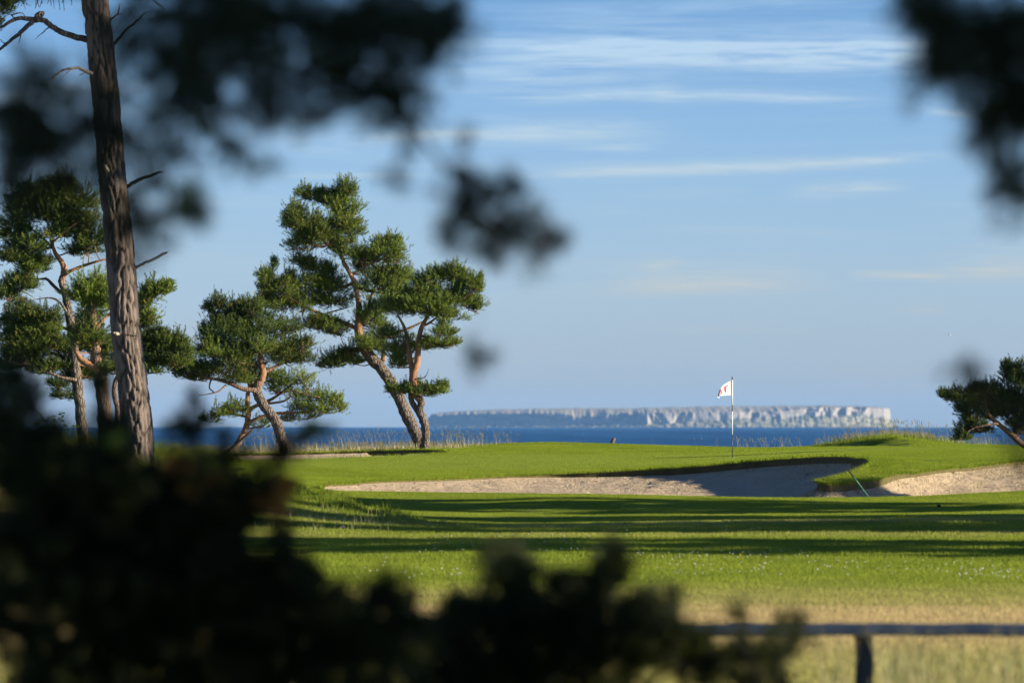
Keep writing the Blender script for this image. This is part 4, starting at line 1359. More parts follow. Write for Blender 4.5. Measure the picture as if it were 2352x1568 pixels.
def pine_big():
    Y = 115.0
    s = px(Y)
    t = Tree(None, Y)
    base = t.w(319, 1078); base[2] = gz(base) - .15
    rows = [(320, 1090, 40), (318, 1060, 36.5), (314, 975, 35), (304, 871, 33), (290, 767, 32), (275, 579, 32), (268, 500, 31), (254, 360, 30.5), (238, 180, 30), (218, 0, 29.5), (196, -190, 27), (170, -420, 22), (160, -640, 15), (150, -800, 6)]
    a = np.array([[*t.w(u, v), r * s] for u, v, r in rows])
    n, K = 520, 72
    c = catmull(a, n)
    t.line.append(c)
    # bark plates: elongated cells on the unrolled trunk
    L = np.concatenate([[0], np.cumsum(np.linalg.norm(np.diff(c[:, :3], axis=0), axis=1))])
    th = np.linspace(0, 2 * np.pi, K, endpoint=False)
    SX = (th[None, :] * .30 + 0 * L[:, None]); SY = L[:, None] + 0 * th[None, :]
    W = 2 * np.pi * .30
    r2 = np.random.default_rng(5)
    LA = 12.0
    ns = int(W * LA / (.105 * .55))
    sx = r2.uniform(0, W, ns); sy = r2.uniform(0, LA, ns)
    warp = .012 * np.sin(SY * 3.1 + 2.0 * np.sin(SX * 5)) + .006 * np.sin(SY * 8.7 + 3 * np.sin(SX * 9 + 1))
    swt = r2.uniform(.72, 1.35, ns)
    f1 = np.full(SX.shape, 9.0); f2 = np.full(SX.shape, 9.0)
    order = np.argsort(sy)
    sx, sy = sx[order], sy[order]
    for i in range(n):
        lo = np.searchsorted(sy, L[i] - 1.2); hi = np.searchsorted(sy, L[i] + 1.2)
        if hi - lo < 3: continue
        dx = np.abs((SX[i] + warp[i])[:, None] - sx[None, lo:hi]); dx = np.minimum(dx, W - dx) / .105
        dy = (SY[i][:, None] - sy[None, lo:hi]) / .55
        d = np.sort(np.sqrt(dx * dx + dy * dy) * swt[None, lo:hi], axis=1)
        f1[i], f2[i] = d[:, 0], d[:, 1]
    gap = np.clip(1 - (f2 - f1) / .30, 0, 1)
    gap[L > 11.5] = 0
    rad = c[:, 3:4] * (1 + .02 * np.sin(SY * 1.7 + SX * 3)) + .018 - .06 * gap ** 1.3 + r2.normal(0, .0035, gap.shape)
    V, F, T = tube(c[:, :3], rad, K)
    F = np.concatenate([F[:, [0, 1, 2]], F[:, [0, 2, 3]], T])
    root = empty('pine_tree', base, 'big straight rough barked pine trunk with dead stubs standing at the left', 'tree', 'wind bent pines along the shore')
    tint = np.concatenate([np.repeat(np.clip((L - 7) / 5, 0, .35), K), [0, 0]])
    fur = np.concatenate([gap.ravel() ** 1.5, [0, 0]])
    make_mesh('trunk', V, F, M_BARKBIG, root, True, {'tint': tint, 'furrow': fur})

    def dead(rows, pale=False, lab=None, twigs=()):
        g = Geo()
        for rr in (rows,) + tuple(twigs):
            q = np.array([[*t.w(u, v, dy), r * s] for u, v, r, dy in rr])
            cc = catmull(q, max(8, len(rr) * 4))
            cc[1:-1, :3] += rng.normal(0, .006, (len(cc) - 2, 3))
            add_tube(g, cc[:, :3], np.maximum(cc[:, 3], .004), 7)
        o = g.build('dead_branch', M_DEAD if pale else M_BARK, root, True)
        if lab: o['label'] = lab
        return o
    dead([(205, 92, 8, 0), (175, 86, 7.5, -.1), (144, 76, 7, -.2), (122, 63, 6.5, -.25), (104, 50, 6.5, -.3), (78, 46, 6, -.3), (40, 46, 4.6, -.3), (14, 60, 3.6, -.3), (-14, 74, 2.4, -.3)], lab='long bent dead branch forking left',
         twigs=([(84, 48, 5.5, -.3), (70, 60, 5.5, -.35), (54, 76, 5, -.4), (34, 92, 4.2, -.4), (10, 112, 3.4, -.4), (-20, 134, 2.4, -.4)], [(52, 80, 2, -.4), (50, 92, 1.2, -.4), (46, 104, .6, -.4)], [(118, 62, 1.8, -.3), (100, 78, 1.2, -.3), (84, 92, .6, -.3)],
                [(40, 46, 2, -.3), (30, 38, 1.6, -.3), (52, 32, 1.2, -.3), (60, 40, .6, -.3)], [(20, 108, 1.6, -.4), (8, 98, 1, -.4), (-4, 92, .7, -.4)]))
    dead([(92, 52, 9, -.3), (90, 42, 9.5, -.3), (96, 36, 7, -.3), (103, 34, 5, -.3)], lab='round knob on the bent branch')
    dead([(214, 172, 4.6, -.25), (200, 166, 4.2, -.3), (185, 160, 3.6, -.35), (168, 160, 3, -.4), (150, 164, 2.6, -.4), (134, 174, 2.2, -.4), (122, 184, 1.8, -.4), (108, 204, .7, -.4)], True, 'pale curved dead stub',
         twigs=([(170, 161, 1.6, -.4), (156, 172, 1, -.4), (142, 186, .6, -.4)], [(202, 166, 1.4, -.3), (192, 172, 1.2, -.3), (184, 176, .7, -.3)], [(134, 172, 1.2, -.4), (126, 174, .9, -.4)]))
    dead([(252, 108, 4.4, 0), (268, 96, 3.8, -.05), (288, 72, 3.2, -.1), (312, 52, 2.6, -.1), (336, 30, 1.2, -.1)], lab='dark dead spike on the right')
    dead([(242, 60, 3, 0), (256, 46, 2.4, -.1), (272, 30, 2, -.1), (276, 10, 1, -.1)], twigs=([(270, 34, 1.2, -.1), (284, 34, .8, -.1)],))
    dead([(280, 436, 5.5, 0), (296, 426, 4.8, -.05), (324, 412, 4.2, -.1), (352, 402, 3.4, -.1), (374, 394, 1.4, -.1)], lab='dark broken stub on the right')
    dead([(300, 624, 4, 0), (318, 612, 3.4, -.05), (338, 602, 3.2, -.1), (360, 592, 3.4, -.12), (378, 583, 3, -.12), (386, 579, 1.2, -.12)], True, 'pale barkless stub on the right')
    dead([(250, 394, 5, -.26), (246, 388, 5, -.32), (243, 382, 3, -.36)], True, 'short pale knot on the trunk')
    dead([(274, 768, 4, -.26), (268, 766, 3.4, -.33), (264, 764, 2, -.36)], True, 'small pale knot low on the trunk')
    dead([(340, -30, 2.4, 0), (350, -4, 2, 0), (366, 12, 1.6, 0), (380, 26, .8, 0)])
    dead([(318, 772, 1.6, -.1), (304, 768, 1.8, -.3), (292, 770, 1.2, -.35)])
    # hanging bare twigs and needles at the top left corner
    for k in range(16):
        u0 = rng.uniform(20, 160); v0 = np.interp(u0, [0, 60, 120, 196], [10, -20, -34, -30])
        u1 = u0 + rng.uniform(-10, 14); v1 = rng.uniform(8, 34)
        t.limb([(u0, v0, 1.4, -.3), ((u0 + u1) / 2 + rng.uniform(-6, 6), (v0 + v1) / 2, 1.0, -.3), (u1, v1, .6, -.3)], 7, 0)
    t.limb([(196, -30, 6, -.1), (120, -34, 4.5, -.2), (60, -20, 3.4, -.3), (0, 10, 2.2, -.3)], 16, .2)
    for u, v, ru, rv in [(6, 14, 24, 26), (20, -6, 30, 14), (-10, 50, 18, 24), (60, -28, 40, 16)]:
        t.pad(u, v, ru, rv, -.3, dens=1.0, tint=(.05, .4), nl=.06, nw=.01)
    t.limbs.build('branch', M_BARK, root, True)['label'] = 'leafy side branch with bare hanging twigs at the top left'
    t.limbs = Geo()
    # the crown above the frame
    for u, v, ru, rv in [(150, -800, 150, 90), (40, -640, 190, 90), (280, -620, 170, 90), (120, -480, 210, 90), (330, -420, 130, 70), (-60, -420, 150, 70), (420, -700, 110, 70)]:
        t.pad(u, v, ru, rv, None, dens=.10, tint=(.1, .6), nl=.10, nw=.03, shoot=.2, nn=16)
    t.limbs.build('branches', M_BARK, root, True)
    t.need.build('crown', M_NEEDLE, root)
    return root


pine_tall(); pine_slim(); pine_dark(); pine_sparse(); pine_left_back(); pine_left_near(); pine_right(); pine_big()


# leaning dead pole under the sparse pine
def leaning_pole():
    Y = 158.0
    a, b = P(530, 1030, Y), P(581, 987, Y)
    a2 = a.copy(); a2 = a + (a - b) * .3
    g = Geo(); add_tube(g, np.linspace(a2, b, 6), [.035, .034, .034, .036, .038, .04], 7)
    o = g.build('leaning_pole', plain('dark_wood', (0.03, 0.027, 0.025), .8), None, True)
    tag(o, 'thin dark pole leaning right under the sparse pine before the sea', 'pole')


leaning_pole()

# ------------------------------------------------------------------ trees standing outside the picture on the right; they shade the course
def leaf_mass(g, c, r, n, size, tint=(.1, .7)):
    """n leaf-sized triangles through an ellipsoid"""
    d = unit(rng.normal(size=(n, 3))) * (rng.uniform(0, 1, n) ** .4)[:, None]
    p = np.asarray(c) + d * np.asarray(r)
    a = unit(rng.normal(size=(n, 3))); b = unit(np.cross(a, rng.normal(size=(n, 3))))
    s = size * rng.uniform(.6, 1.3, n)[:, None]
    V = np.stack([p - a * s * .5, p + a * s * .5, p + b * s], 1).reshape(-1, 3)
    g.add(V, np.arange(n * 3).reshape(n, 3), np.repeat(rng.uniform(*tint, n), 3))


def shade_tree(X, Y, h0, h1, rx, ry, label, dens=1.0, seed=0, gappy=.5):
    r = np.random.default_rng(100 + seed)
    z0 = float(ground_z([X], [Y])[0])
    root = empty('pine_tree', (X, Y, z0 - .1), label, 'tree', 'pines outside the picture on the right')
    g = Geo()
    path = catmull(np.array([[X, Y, z0 - .15], [X + r.uniform(-.2, .2), Y + r.uniform(-.1, .1), z0 + h0 * .6], [X + r.uniform(-.4, .4), Y, z0 + (h0 + h1) / 2], [X, Y, z0 + h1 * .97]]), 16)
    add_tube(g, path, np.linspace(.05 + .018 * h1, .03, 16), 8)
    g.build('trunk', M_BARK, root, True)
    g = Geo(); lim = Geo()
    nb = int((h1 - h0) * rx * 3.0 * dens) + 5
    for k in range(nb):
        q = r.uniform(0, 1)
        zc = z0 + h0 + (h1 - h0) * q
        wdt = (1 - .55 * q) * (0.5 + .5 * math.sin(min(1, q * 3) * 1.57))
        a = r.uniform(0, 6.283); rr = math.sqrt(r.uniform(.05, 1))
        c = np.array([X + rx * wdt * rr * math.cos(a), Y + ry * wdt * rr * math.sin(a), zc])
        R_ = np.array([.55, .45, .28]) * r.uniform(.7, 1.3)
        leaf_mass(g, c, R_ * np.array([1, min(1, ry / 1.2), 1]), int(150 * (1 - gappy * .5)), .16)
        add_tube(lim, np.array([[X, Y, zc - .35 * rr], (np.array([X, Y, zc - .3]) + c) / 2, c]), [.035, .025, .012], 4)
    lim.build('branches', M_BARK, root, True)
    g.build('crown', M_NEEDLE_DK, root)


shade_tree(22.5, 109.8, 3.6, 8.7, 3.2, 4.8, 'wide pine outside the picture, right of the front bunker', 3.6, 1, .2)
shade_tree(22.5, 100.2, 2.6, 7.8, 2.6, 3.8, 'pine outside the picture, right of the mown fairway', 3.0, 2, .2)
shade_tree(26.0, 103.6, 4.2, 8.4, 2.2, 1.3, 'slim pine outside the picture beside the mown fairway', 2.6, 6, .3)
shade_tree(27.5, 95.2, 3.4, 9.6, 2.6, 1.8, 'pine outside the picture, right of the dry strip in the rough', 2.6, 3, .3)
shade_tree(27.0, 85.6, 3.2, 11.5, 2.8, 4.2, 'broad pine outside the picture, right of the clover rough', 3.2, 5, .2)
shade_tree(33.0, 88.0, 5.0, 12.0, 2.0, 1.6, 'far pine outside the picture on the right', 2.6, 7, .2)
shade_tree(15.5, 110.2, 12.0, 21.0, 3.4, 3.0, 'very tall pine outside the picture beyond the right edge', 1.3, 8, .3)
shade_tree(31.0, 120.3, 5.9, 6.7, 1.5, 1.8, 'flat crowned pine outside the picture, right of the bunkers', 5.0, 9, .1)
# close to the viewpoint
shade_tree(7.6, 10.2, 1.0, 8.5, 2.4, 2.4, 'dense pine close on the right of the viewpoint', 2.6, 11, 0)
shade_tree(7.9, 14.2, .8, 8.2, 2.4, 2.4, 'second dense pine close on the right of the viewpoint', 2.6, 12, 0)
shade_tree(8.3, 18.6, .4, 6.4, 2.4, 2.2, 'third dense pine on the right before the fence', 2.6, 13, 0)
shade_tree(9.0, 22.4, .3, 5.5, 2.2, 2.0, 'fourth dense pine on the right before the fence', 2.6, 15, 0)
shade_tree(15.5, 40.2, 1.2, 6.4, 2.6, 1.8, 'pine beyond the right end of the fence', 3.2, 14, 0)
shade_tree(7.3, 12.2, 2.0, 7.5, 2.0, 1.6, 'slim dense pine between the close ones on the right', 2.6, 16, 0)


# ------------------------------------------------------------------ grass
def blades(n, B, h, w, lean=.35, bend=.3, tint=(0, 1), ydir=None):
    """n bent blades, three triangles each"""
    g = Geo()
    a = rng.uniform(0, 2 * np.pi, n)
    wd = np.stack([np.cos(a), np.sin(a), np.zeros(n)], 1)
    b2 = rng.uniform(0, 2 * np.pi, n)
    ld = np.stack([np.cos(b2), np.sin(b2), np.zeros(n)], 1) * (lean * rng.uniform(0, 1, n))[:, None]
    if ydir is not None:
        ld = ld + np.asarray(ydir)
    up = np.array([0, 0, 1.0])
    h = np.broadcast_to(h, (n,))[:, None]; w = np.broadcast_to(w, (n,))[:, None]
    m = B + (up * .58 + ld * .45) * h
    t = B + (up * (1 - .25 * np.linalg.norm(ld, axis=1)[:, None]) + ld * (1 + bend)) * h
    V = np.stack([B - wd * w / 2, B + wd * w / 2, m - wd * w * .36, m + wd * w * .36, t], 1).reshape(-1, 3)
    i = np.arange(n)[:, None] * 5
    F = np.concatenate([i + [0, 1, 3], i + [0, 3, 2], i + [2, 3, 4]], 1).reshape(-1, 3)
    tt = rng.uniform(*tint, n)
    g.add(V, F, np.repeat(tt, 5))
    return g


def patch(name, n, size, h, w, lean, mat, loc, label, tint=(0, 1)):
    B = np.column_stack([rng.uniform(-size, size, n), rng.uniform(-size, size, n), np.full(n, -.01)])
    g = blades(n, B, rng.uniform(*h, n), rng.uniform(w * .7, w * 1.3, n), lean, .3, tint)
    o = g.build(name, mat)
    o.location = loc
    return tag(o, label, None, None, 'stuff')


def scatter(name, proto, P3, scl, label, mat):
    """one object of instanced patches standing on the ground, tilted with it"""
    n = len(P3)
    e = .3
    X, Y = P3[:, 0], P3[:, 1]
    gx = (H(X + e, Y) - H(X - e, Y)) / (2 * e); gy = (H(X, Y + e) - H(X, Y - e)) / (2 * e)
    nz = unit(np.stack([-gx, -gy, np.ones(n)], 1))
    yaw = rng.uniform(0, 2 * np.pi, n)
    c_, s_ = np.cos(yaw), np.sin(yaw)
    xa = np.stack([c_, s_, np.zeros(n)], 1)
    xa = unit(xa - nz * (xa * nz).sum(1)[:, None])
    ya = np.cross(nz, xa)
    b = -np.arcsin(np.clip(xa[:, 2], -1, 1)); a = np.arctan2(ya[:, 2], nz[:, 2]); c = np.arctan2(xa[:, 1], xa[:, 0])
    me = bpy.data.meshes.new(name)
    me.vertices.add(n)
    me.vertices.foreach_set('co', P3.astype(np.float32).ravel())
    at = me.attributes.new('turn', 'FLOAT_VECTOR', 'POINT')
    at.data.foreach_set('vector', np.stack([a, b, c], 1).astype(np.float32).ravel())
    at = me.attributes.new('size', 'FLOAT', 'POINT')
    at.data.foreach_set('value', np.asarray(scl, np.float32))
    o = bpy.data.objects.new(name, me)
    col.objects.link(o)
    ng = bpy.data.node_groups.new(name, 'GeometryNodeTree')
    ng.interface.new_socket('Geometry', in_out='INPUT', socket_type='NodeSocketGeometry')
    ng.interface.new_socket('Geometry', in_out='OUTPUT', socket_type='NodeSocketGeometry')
    N, L = ng.nodes, ng.links
    gi, go = N.new('NodeGroupInput'), N.new('NodeGroupOutput')
    ins = N.new('GeometryNodeInstanceOnPoints')
    oi = N.new('GeometryNodeObjectInfo'); oi.inputs['Object'].default_value = proto
    oi.inputs['As Instance'].default_value = True
    na = N.new('GeometryNodeInputNamedAttribute'); na.data_type = 'FLOAT_VECTOR'; na.inputs['Name'].default_value = 'turn'
    nb = N.new('GeometryNodeInputNamedAttribute'); nb.data_type = 'FLOAT'; nb.inputs['Name'].default_value = 'size'
    L.new(gi.outputs[0], ins.inputs['Points']); L.new(oi.outputs['Geometry'], ins.inputs['Instance'])
    L.new(na.outputs[0], ins.inputs['Rotation']); L.new(nb.outputs[0], ins.inputs['Scale'])
    L.new(ins.outputs[0], go.inputs[0])
    md = o.modifiers.new('grass', 'NODES'); md.node_group = ng
    me.materials.append(mat)
    return tag(o, label, None, None, 'stuff')


def view_grid(y0, y1, sp, margin=1.2):
    out = []
    for y in np.arange(y0, y1, sp):
        hw = CU / FPX * y + margin
        x = np.arange(-hw, hw, sp)
        out.append(np.column_stack([x + rng.uniform(-.35, .35, len(x)) * sp, y + rng.uniform(-.35, .35, len(x)) * sp]))
    q = np.vstack(out)
    dF = dist_to(q[:, 0], q[:, 1], FRONT); dB = dist_to(q[:, 0], q[:, 1], BACK)
    iF = inside(q[:, 0], q[:, 1], FRONT); iB = inside(q[:, 0], q[:, 1], BACK)
    return q, np.where(iF, -dF, dF), np.where(iB, -dB, dB)


def on_ground(q, dz=0.0):
    return np.column_stack([q, H(q[:, 0], q[:, 1]) + dz])


def gl(X, Y):
    return (X, Y, float(ground_z([X], [Y])[0]))


BANK = np.array([P(*r)[:2] for r in [(560, 1112, 119), (640, 1124, 117.5), (720, 1141, 115), (800, 1163, 112), (880, 1186, 109), (960, 1200, 107), (1060, 1212, 104.5)]])


def bank_d(q):
    best = np.full(len(q), 9e9)
    for a, b in zip(BANK[:-1], BANK[1:]):
        ab = b - a
        t = np.clip(((q - a) @ ab) / (ab @ ab), 0, 1)
        best = np.minimum(best, np.linalg.norm(q - a - t[:, None] * ab, axis=1))
    return best


def build_grass():
    pm = patch('mown_grass', 850, .31, (.018, .034), .0065, .5, M_BLADE, gl(20, 119), 'patch of short mown grass at the side of the fairway')
    ps = patch('mown_grass', 150, .11, (.02, .04), .0065, .5, M_BLADE, gl(20.5, 119), 'small patch of short mown grass at the side of the fairway')
    pr = patch('rough_grass', 600, .34, (.03, .085), .009, .6, M_BLADE, gl(20, 70), 'patch of longer rough grass at the side of the course')
    q, dF, dB = view_grid(98, 175.5, .5)
    edge = 105.0 + 1.2 * np.sin(q[:, 0] * .35) + .6 * np.sin(q[:, 0] * .9 + 1)
    bd = bank_d(q)
    left = (q[:, 0] < np.interp(q[:, 1], BANK[::-1, 1], BANK[::-1, 0])) & (q[:, 1] < 119)
    far = (q[:, 1] > 166.6) & (q[:, 0] < -1.5)
    mown = (q[:, 1] > edge) & (dF > .45) & (dB > .45) & ~left & ~far & (bd > .5)
    a = q[mown]
    scatter('fairway_grass', pm, on_ground(a), rng.uniform(.85, 1.15, len(a)), 'short mown grass of the fairway and putting green', M_BLADE)
    rough = ((q[:, 1] <= edge) | left) & (q[:, 1] > 98)
    a = q[rough & (dF > .5)]
    q2, _, _ = view_grid(46, 98, .5)
    a = np.vstack([a, q2])
    scatter('rough_grass', pr, on_ground(a), rng.uniform(.6, 1.25, len(a)), 'rough grass with clover in front of the bunkers', M_BLADE)
    # close to the turf edges
    q, dF, dB = view_grid(119, 168, .17)
    near = ((dF > .10) & (dF < .5)) | ((dB > .10) & (dB < .5))
    a = q[near]
    scatter('edge_grass', ps, on_ground(a), rng.uniform(.9, 1.3, len(a)), 'mown grass along the edges of the bunkers', M_BLADE)


build_grass()


def build_fringe():
    """ragged turf overhanging the sand, and the scattered tufts in it"""
    def ring(C, n):
        t = rng.uniform(0, len(C), n); i = t.astype(int) % len(C); f = (t % 1)[:, None]
        j = (i + 1) % len(C)
        p = C[i] * (1 - f) + C[j] * f
        T = unit(C[j] - C[i])
        return p, np.stack([-T[:, 1], T[:, 0]], 1)
    p, nrm = ring(FRONT, 15000)
    ins = inside(p[:, 0] + nrm[:, 0] * .05, p[:, 1] + nrm[:, 1] * .05, FRONT)
    nrm[~ins] *= -1
    far = p[:, 1] > np.interp(p[:, 0], [-6, 14], [123.4, 122.4])
    off = rng.uniform(-.05, .03, len(p))
    B = on_ground(p + nrm * off[:, None], -.012)
    h = rng.uniform(.04, .13, len(p)) * np.where(far, 1, .4)
    lean = np.column_stack([nrm * rng.uniform(.0, .9, (len(p), 1)), np.zeros(len(p))])
    g = blades(len(p), B, h, .009, .5, .6, (0, .7), lean)
    tag(g.build('lip_grass', M_BLADE), 'ragged grass fringe along the front bunker edge', None, None, 'stuff')
    # hanging straw and roots under the tongue of turf
    k = (p[:, 0] > 6.4) & far & (p[:, 1] < 137)
    pk = p[k][:3800]; nk = nrm[k][:3800]
    m = len(pk)
    o_ = rng.uniform(0, 1, m) ** 1.8 * .95
    b2 = pk + nk * o_[:, None]
    z = H(b2[:, 0], b2[:, 1]) - sand_depth(b2[:, 0], b2[:, 1], FRONT, True) + .0
    gg = blades(m, np.column_stack([b2, z]), rng.uniform(.03, .11, m), .008, .9, .5, (0, .9))
    tag(gg.build('dry_roots', M_STRAW), 'dry straw and roots hanging under the turf edge of the right bunker', None, None, 'stuff')
    p, nrm = ring(BACK, 3500)
    B = on_ground(p + rng.normal(0, .04, (len(p), 2)), -.012)
    g = blades(len(p), B, rng.uniform(.03, .12, len(p)), .010, .6, .4, (.2, 1))
    tag(g.build('lip_grass', M_BLADE), 'grass fringe along the back bunker edge', None, None, 'stuff')
    # weeds and debris lying on the sand
    gd = Geo()
    q = np.column_stack([rng.uniform(-5, 13, 5000), rng.uniform(121, 140, 5000)])
    ok = inside(q[:, 0], q[:, 1], FRONT)
    q = q[ok]; d = dist_to(q[:, 0], q[:, 1], FRONT)
    keep = rng.uniform(0, 1, len(q)) < np.clip(1.1 - d * .55, .06, 1) * .45
    q, d = q[keep], d[keep]
    z = H(q[:, 0], q[:, 1]) - sand_depth(q[:, 0], q[:, 1], FRONT, True)
    for i in range(len(q)):
        c = np.array([q[i, 0], q[i, 1], z[i] + .012]); a = rng.uniform(0, 3.14); L = rng.uniform(.015, .07)
        dv = np.array([math.cos(a), math.sin(a), rng.uniform(-.05, .25)]) * L
        sv = np.array([-math.sin(a), math.cos(a), .5]) * .008
        gd.add([c - dv - sv, c + dv - sv, c + dv + sv, c - dv + sv], [[0, 1, 2, 3]], rng.uniform(0, .4))
    tag(gd.build('sand_debris', plain('debris', (0.09, 0.07, 0.045), .9, .1, .5, 3)), 'dark twigs and needles lying on the bunker sand', None, None, 'stuff')


build_fringe()


def build_tall_grass():
    # bank on the left of the fairway
    B = []
    for a, b in zip(BANK[:-1], BANK[1:]):
        n = int(np.linalg.norm(b - a) * 900)
        t = rng.uniform(0, 1, n)[:, None]
        B.append(a + (b - a) * t + rng.normal(0, 1, (n, 2)) * np.array([.35, .8]) + np.array([-.2, -.3]))
    B = np.vstack(B)
    k = np.clip((B[:, 0] + 7.5) / 6.5, 0, 1)
    cl_ = .65 + .5 * np.sin(B[:, 0] * 5.1 + 1.3 * np.sin(B[:, 1] * 2.2))
    h = rng.uniform(.12, .40, len(B)) * (1.1 - .7 * k) * np.clip(cl_, .3, 1.15)
    g = blades(len(B), on_ground(B, -.01), h, .011, .45, .4, (0, .7))
    tag(g.build('bank_grass', M_TALL), 'tall dark green grass growing along the low bank left of the fairway', None, None, 'stuff')
    # under the trees at the left
    n = 15000
    Y = rng.uniform(104, 150, n); u = rng.uniform(-60, 640, n)
    X = (u - CU) / FPX * Y
    lim = np.interp(Y, [104, 119, 130, 150], [520, 590, 600, 545])
    k = (u < lim) & (rng.uniform(0, 1, n) < .8)
    q = np.column_stack([X, Y])[k]
    h = rng.uniform(.12, .5, len(q)) * np.clip((lim[k] - u[k]) / 60, .35, 1) * np.where(q[:, 1] < 108, .5, 1)
    g = blades(len(q), on_ground(q, -.01), h, .013, .35, .5, (0, .9))
    tag(g.build('meadow_grass', M_TALL), 'tall meadow grass under the pines at the left', None, None, 'stuff')
    # straw rising out of the dry ground before the bank
    n = 900
    Y = rng.uniform(100, 109, n); u = rng.uniform(500, 900, n)
    q = np.column_stack([(u - CU) / FPX * Y, Y])
    g = blades(n, on_ground(q), rng.uniform(.06, .22, n), .007, .35, .4, (0, 1))
    tag(g.build('dry_grass', M_STRAW), 'dry straw stems on the ground before the left bank', None, None, 'stuff')

    # dune grass on the crest
    g = Geo()
    def stems(n, u0, u1, Y0, Y1, h0, h1, pw=1.6, w=.010, base=True):
        Y = rng.uniform(Y0, Y1, n); u = rng.uniform(u0, u1, n)
        q = np.column_stack([(u - CU) / FPX * Y, Y])
        dB = dist_to(q[:, 0], q[:, 1], BACK); ib = inside(q[:, 0], q[:, 1], BACK)
        q = q[(~ib) & (dB > .15)]
        n = len(q)
        h = h0 + (h1 - h0) * rng.uniform(0, 1, n) ** pw
        B = on_ground(q, -.02)
        ld = np.column_stack([rng.normal(-.10, .12, n), rng.normal(0, .1, n), np.zeros(n)])
        gg = blades(n, B, h, rng.uniform(w * .6, w * 1.2, n), .12, .5, (0, 1.1), ld)
        g.V += gg.V; g.F += [f + g.n for f in gg.F]; g.A += gg.A; g.n += gg.n
        # seed heads on the tall ones
        tall = h > h0 + (h1 - h0) * .45
        tp = B[tall] + (np.array([0, 0, 1.0]) * .96 + ld[tall] * 1.4) * h[tall][:, None]
        for p_ in tp[:600]:
            L = rng.uniform(.04, .09)
            d = np.array([rng.normal(-.2, .25), rng.normal(0, .2), 1.0]) * L
            s_ = np.array([.009, 0, 0])
            g.add([p_ - d * .5 - s_ * .3, p_ + s_, p_ + d, p_ - s_], [[0, 1, 2, 3]], rng.uniform(.5, 1))
    stems(5200, 380, 1060, 166.6, 170.5, .05, .22)
    stems(650, 560, 1120, 167.5, 171, .15, .62, 1.6, .008)
    stems(160, 1040, 1200, 170, 173, .1, .40, 1.5, .008)
    stems(26, 1200, 1830, 172.5, 175, .1, .32, 1.3, .008)
    stems(110, 1690, 1850, 171, 174.5, .08, .36, 1.2, .008)
    for c0, hw, n1, n2 in ((1930, 60, 160, 50), (2010, 70, 420, 130), (2080, 60, 420, 170), (2150, 70, 260, 90), (2220, 60, 150, 60), (2300, 60, 60, 30)):
        stems(n1, c0 - hw, c0 + hw, 167.2, 169.5, .05, .24)
        stems(n2, c0 - hw, c0 + hw, 167.0, 169.5, .12, .58, 1.7, .008)
    gm = Geo()
    n = 5200
    u = 2060 + rng.normal(0, 85, n); Y = rng.uniform(164.6, 170, n)
    qm = np.column_stack([(u - CU) / FPX * Y, Y])
    Xa, Xb = (1868 - CU) / FPX * 167.5, (2056 - CU) / FPX * 164.0
    Yf = 167.6 - 3.4 * np.clip((qm[:, 0] - Xa) / (Xb - Xa), 0, 1) ** 1.2
    k = (qm[:, 1] > Yf + .1) & (u > 1868) & ((u < 2056) | (qm[:, 1] > 166.8))
    qm = qm[k]
    gm = blades(len(qm), on_ground(qm, -.01), rng.uniform(.05, .2, len(qm)), .012, .5, .4, (0, 1))
    tag(gm.build('mound_grass', M_TALL), 'ragged green grass on the mound behind the green at the right', None, None, 'stuff')
    tag(g.build('dune_grass', M_STRAW), 'pale dune grass and straw stems along the crest against the sea', None, None, 'stuff')


build_tall_grass()


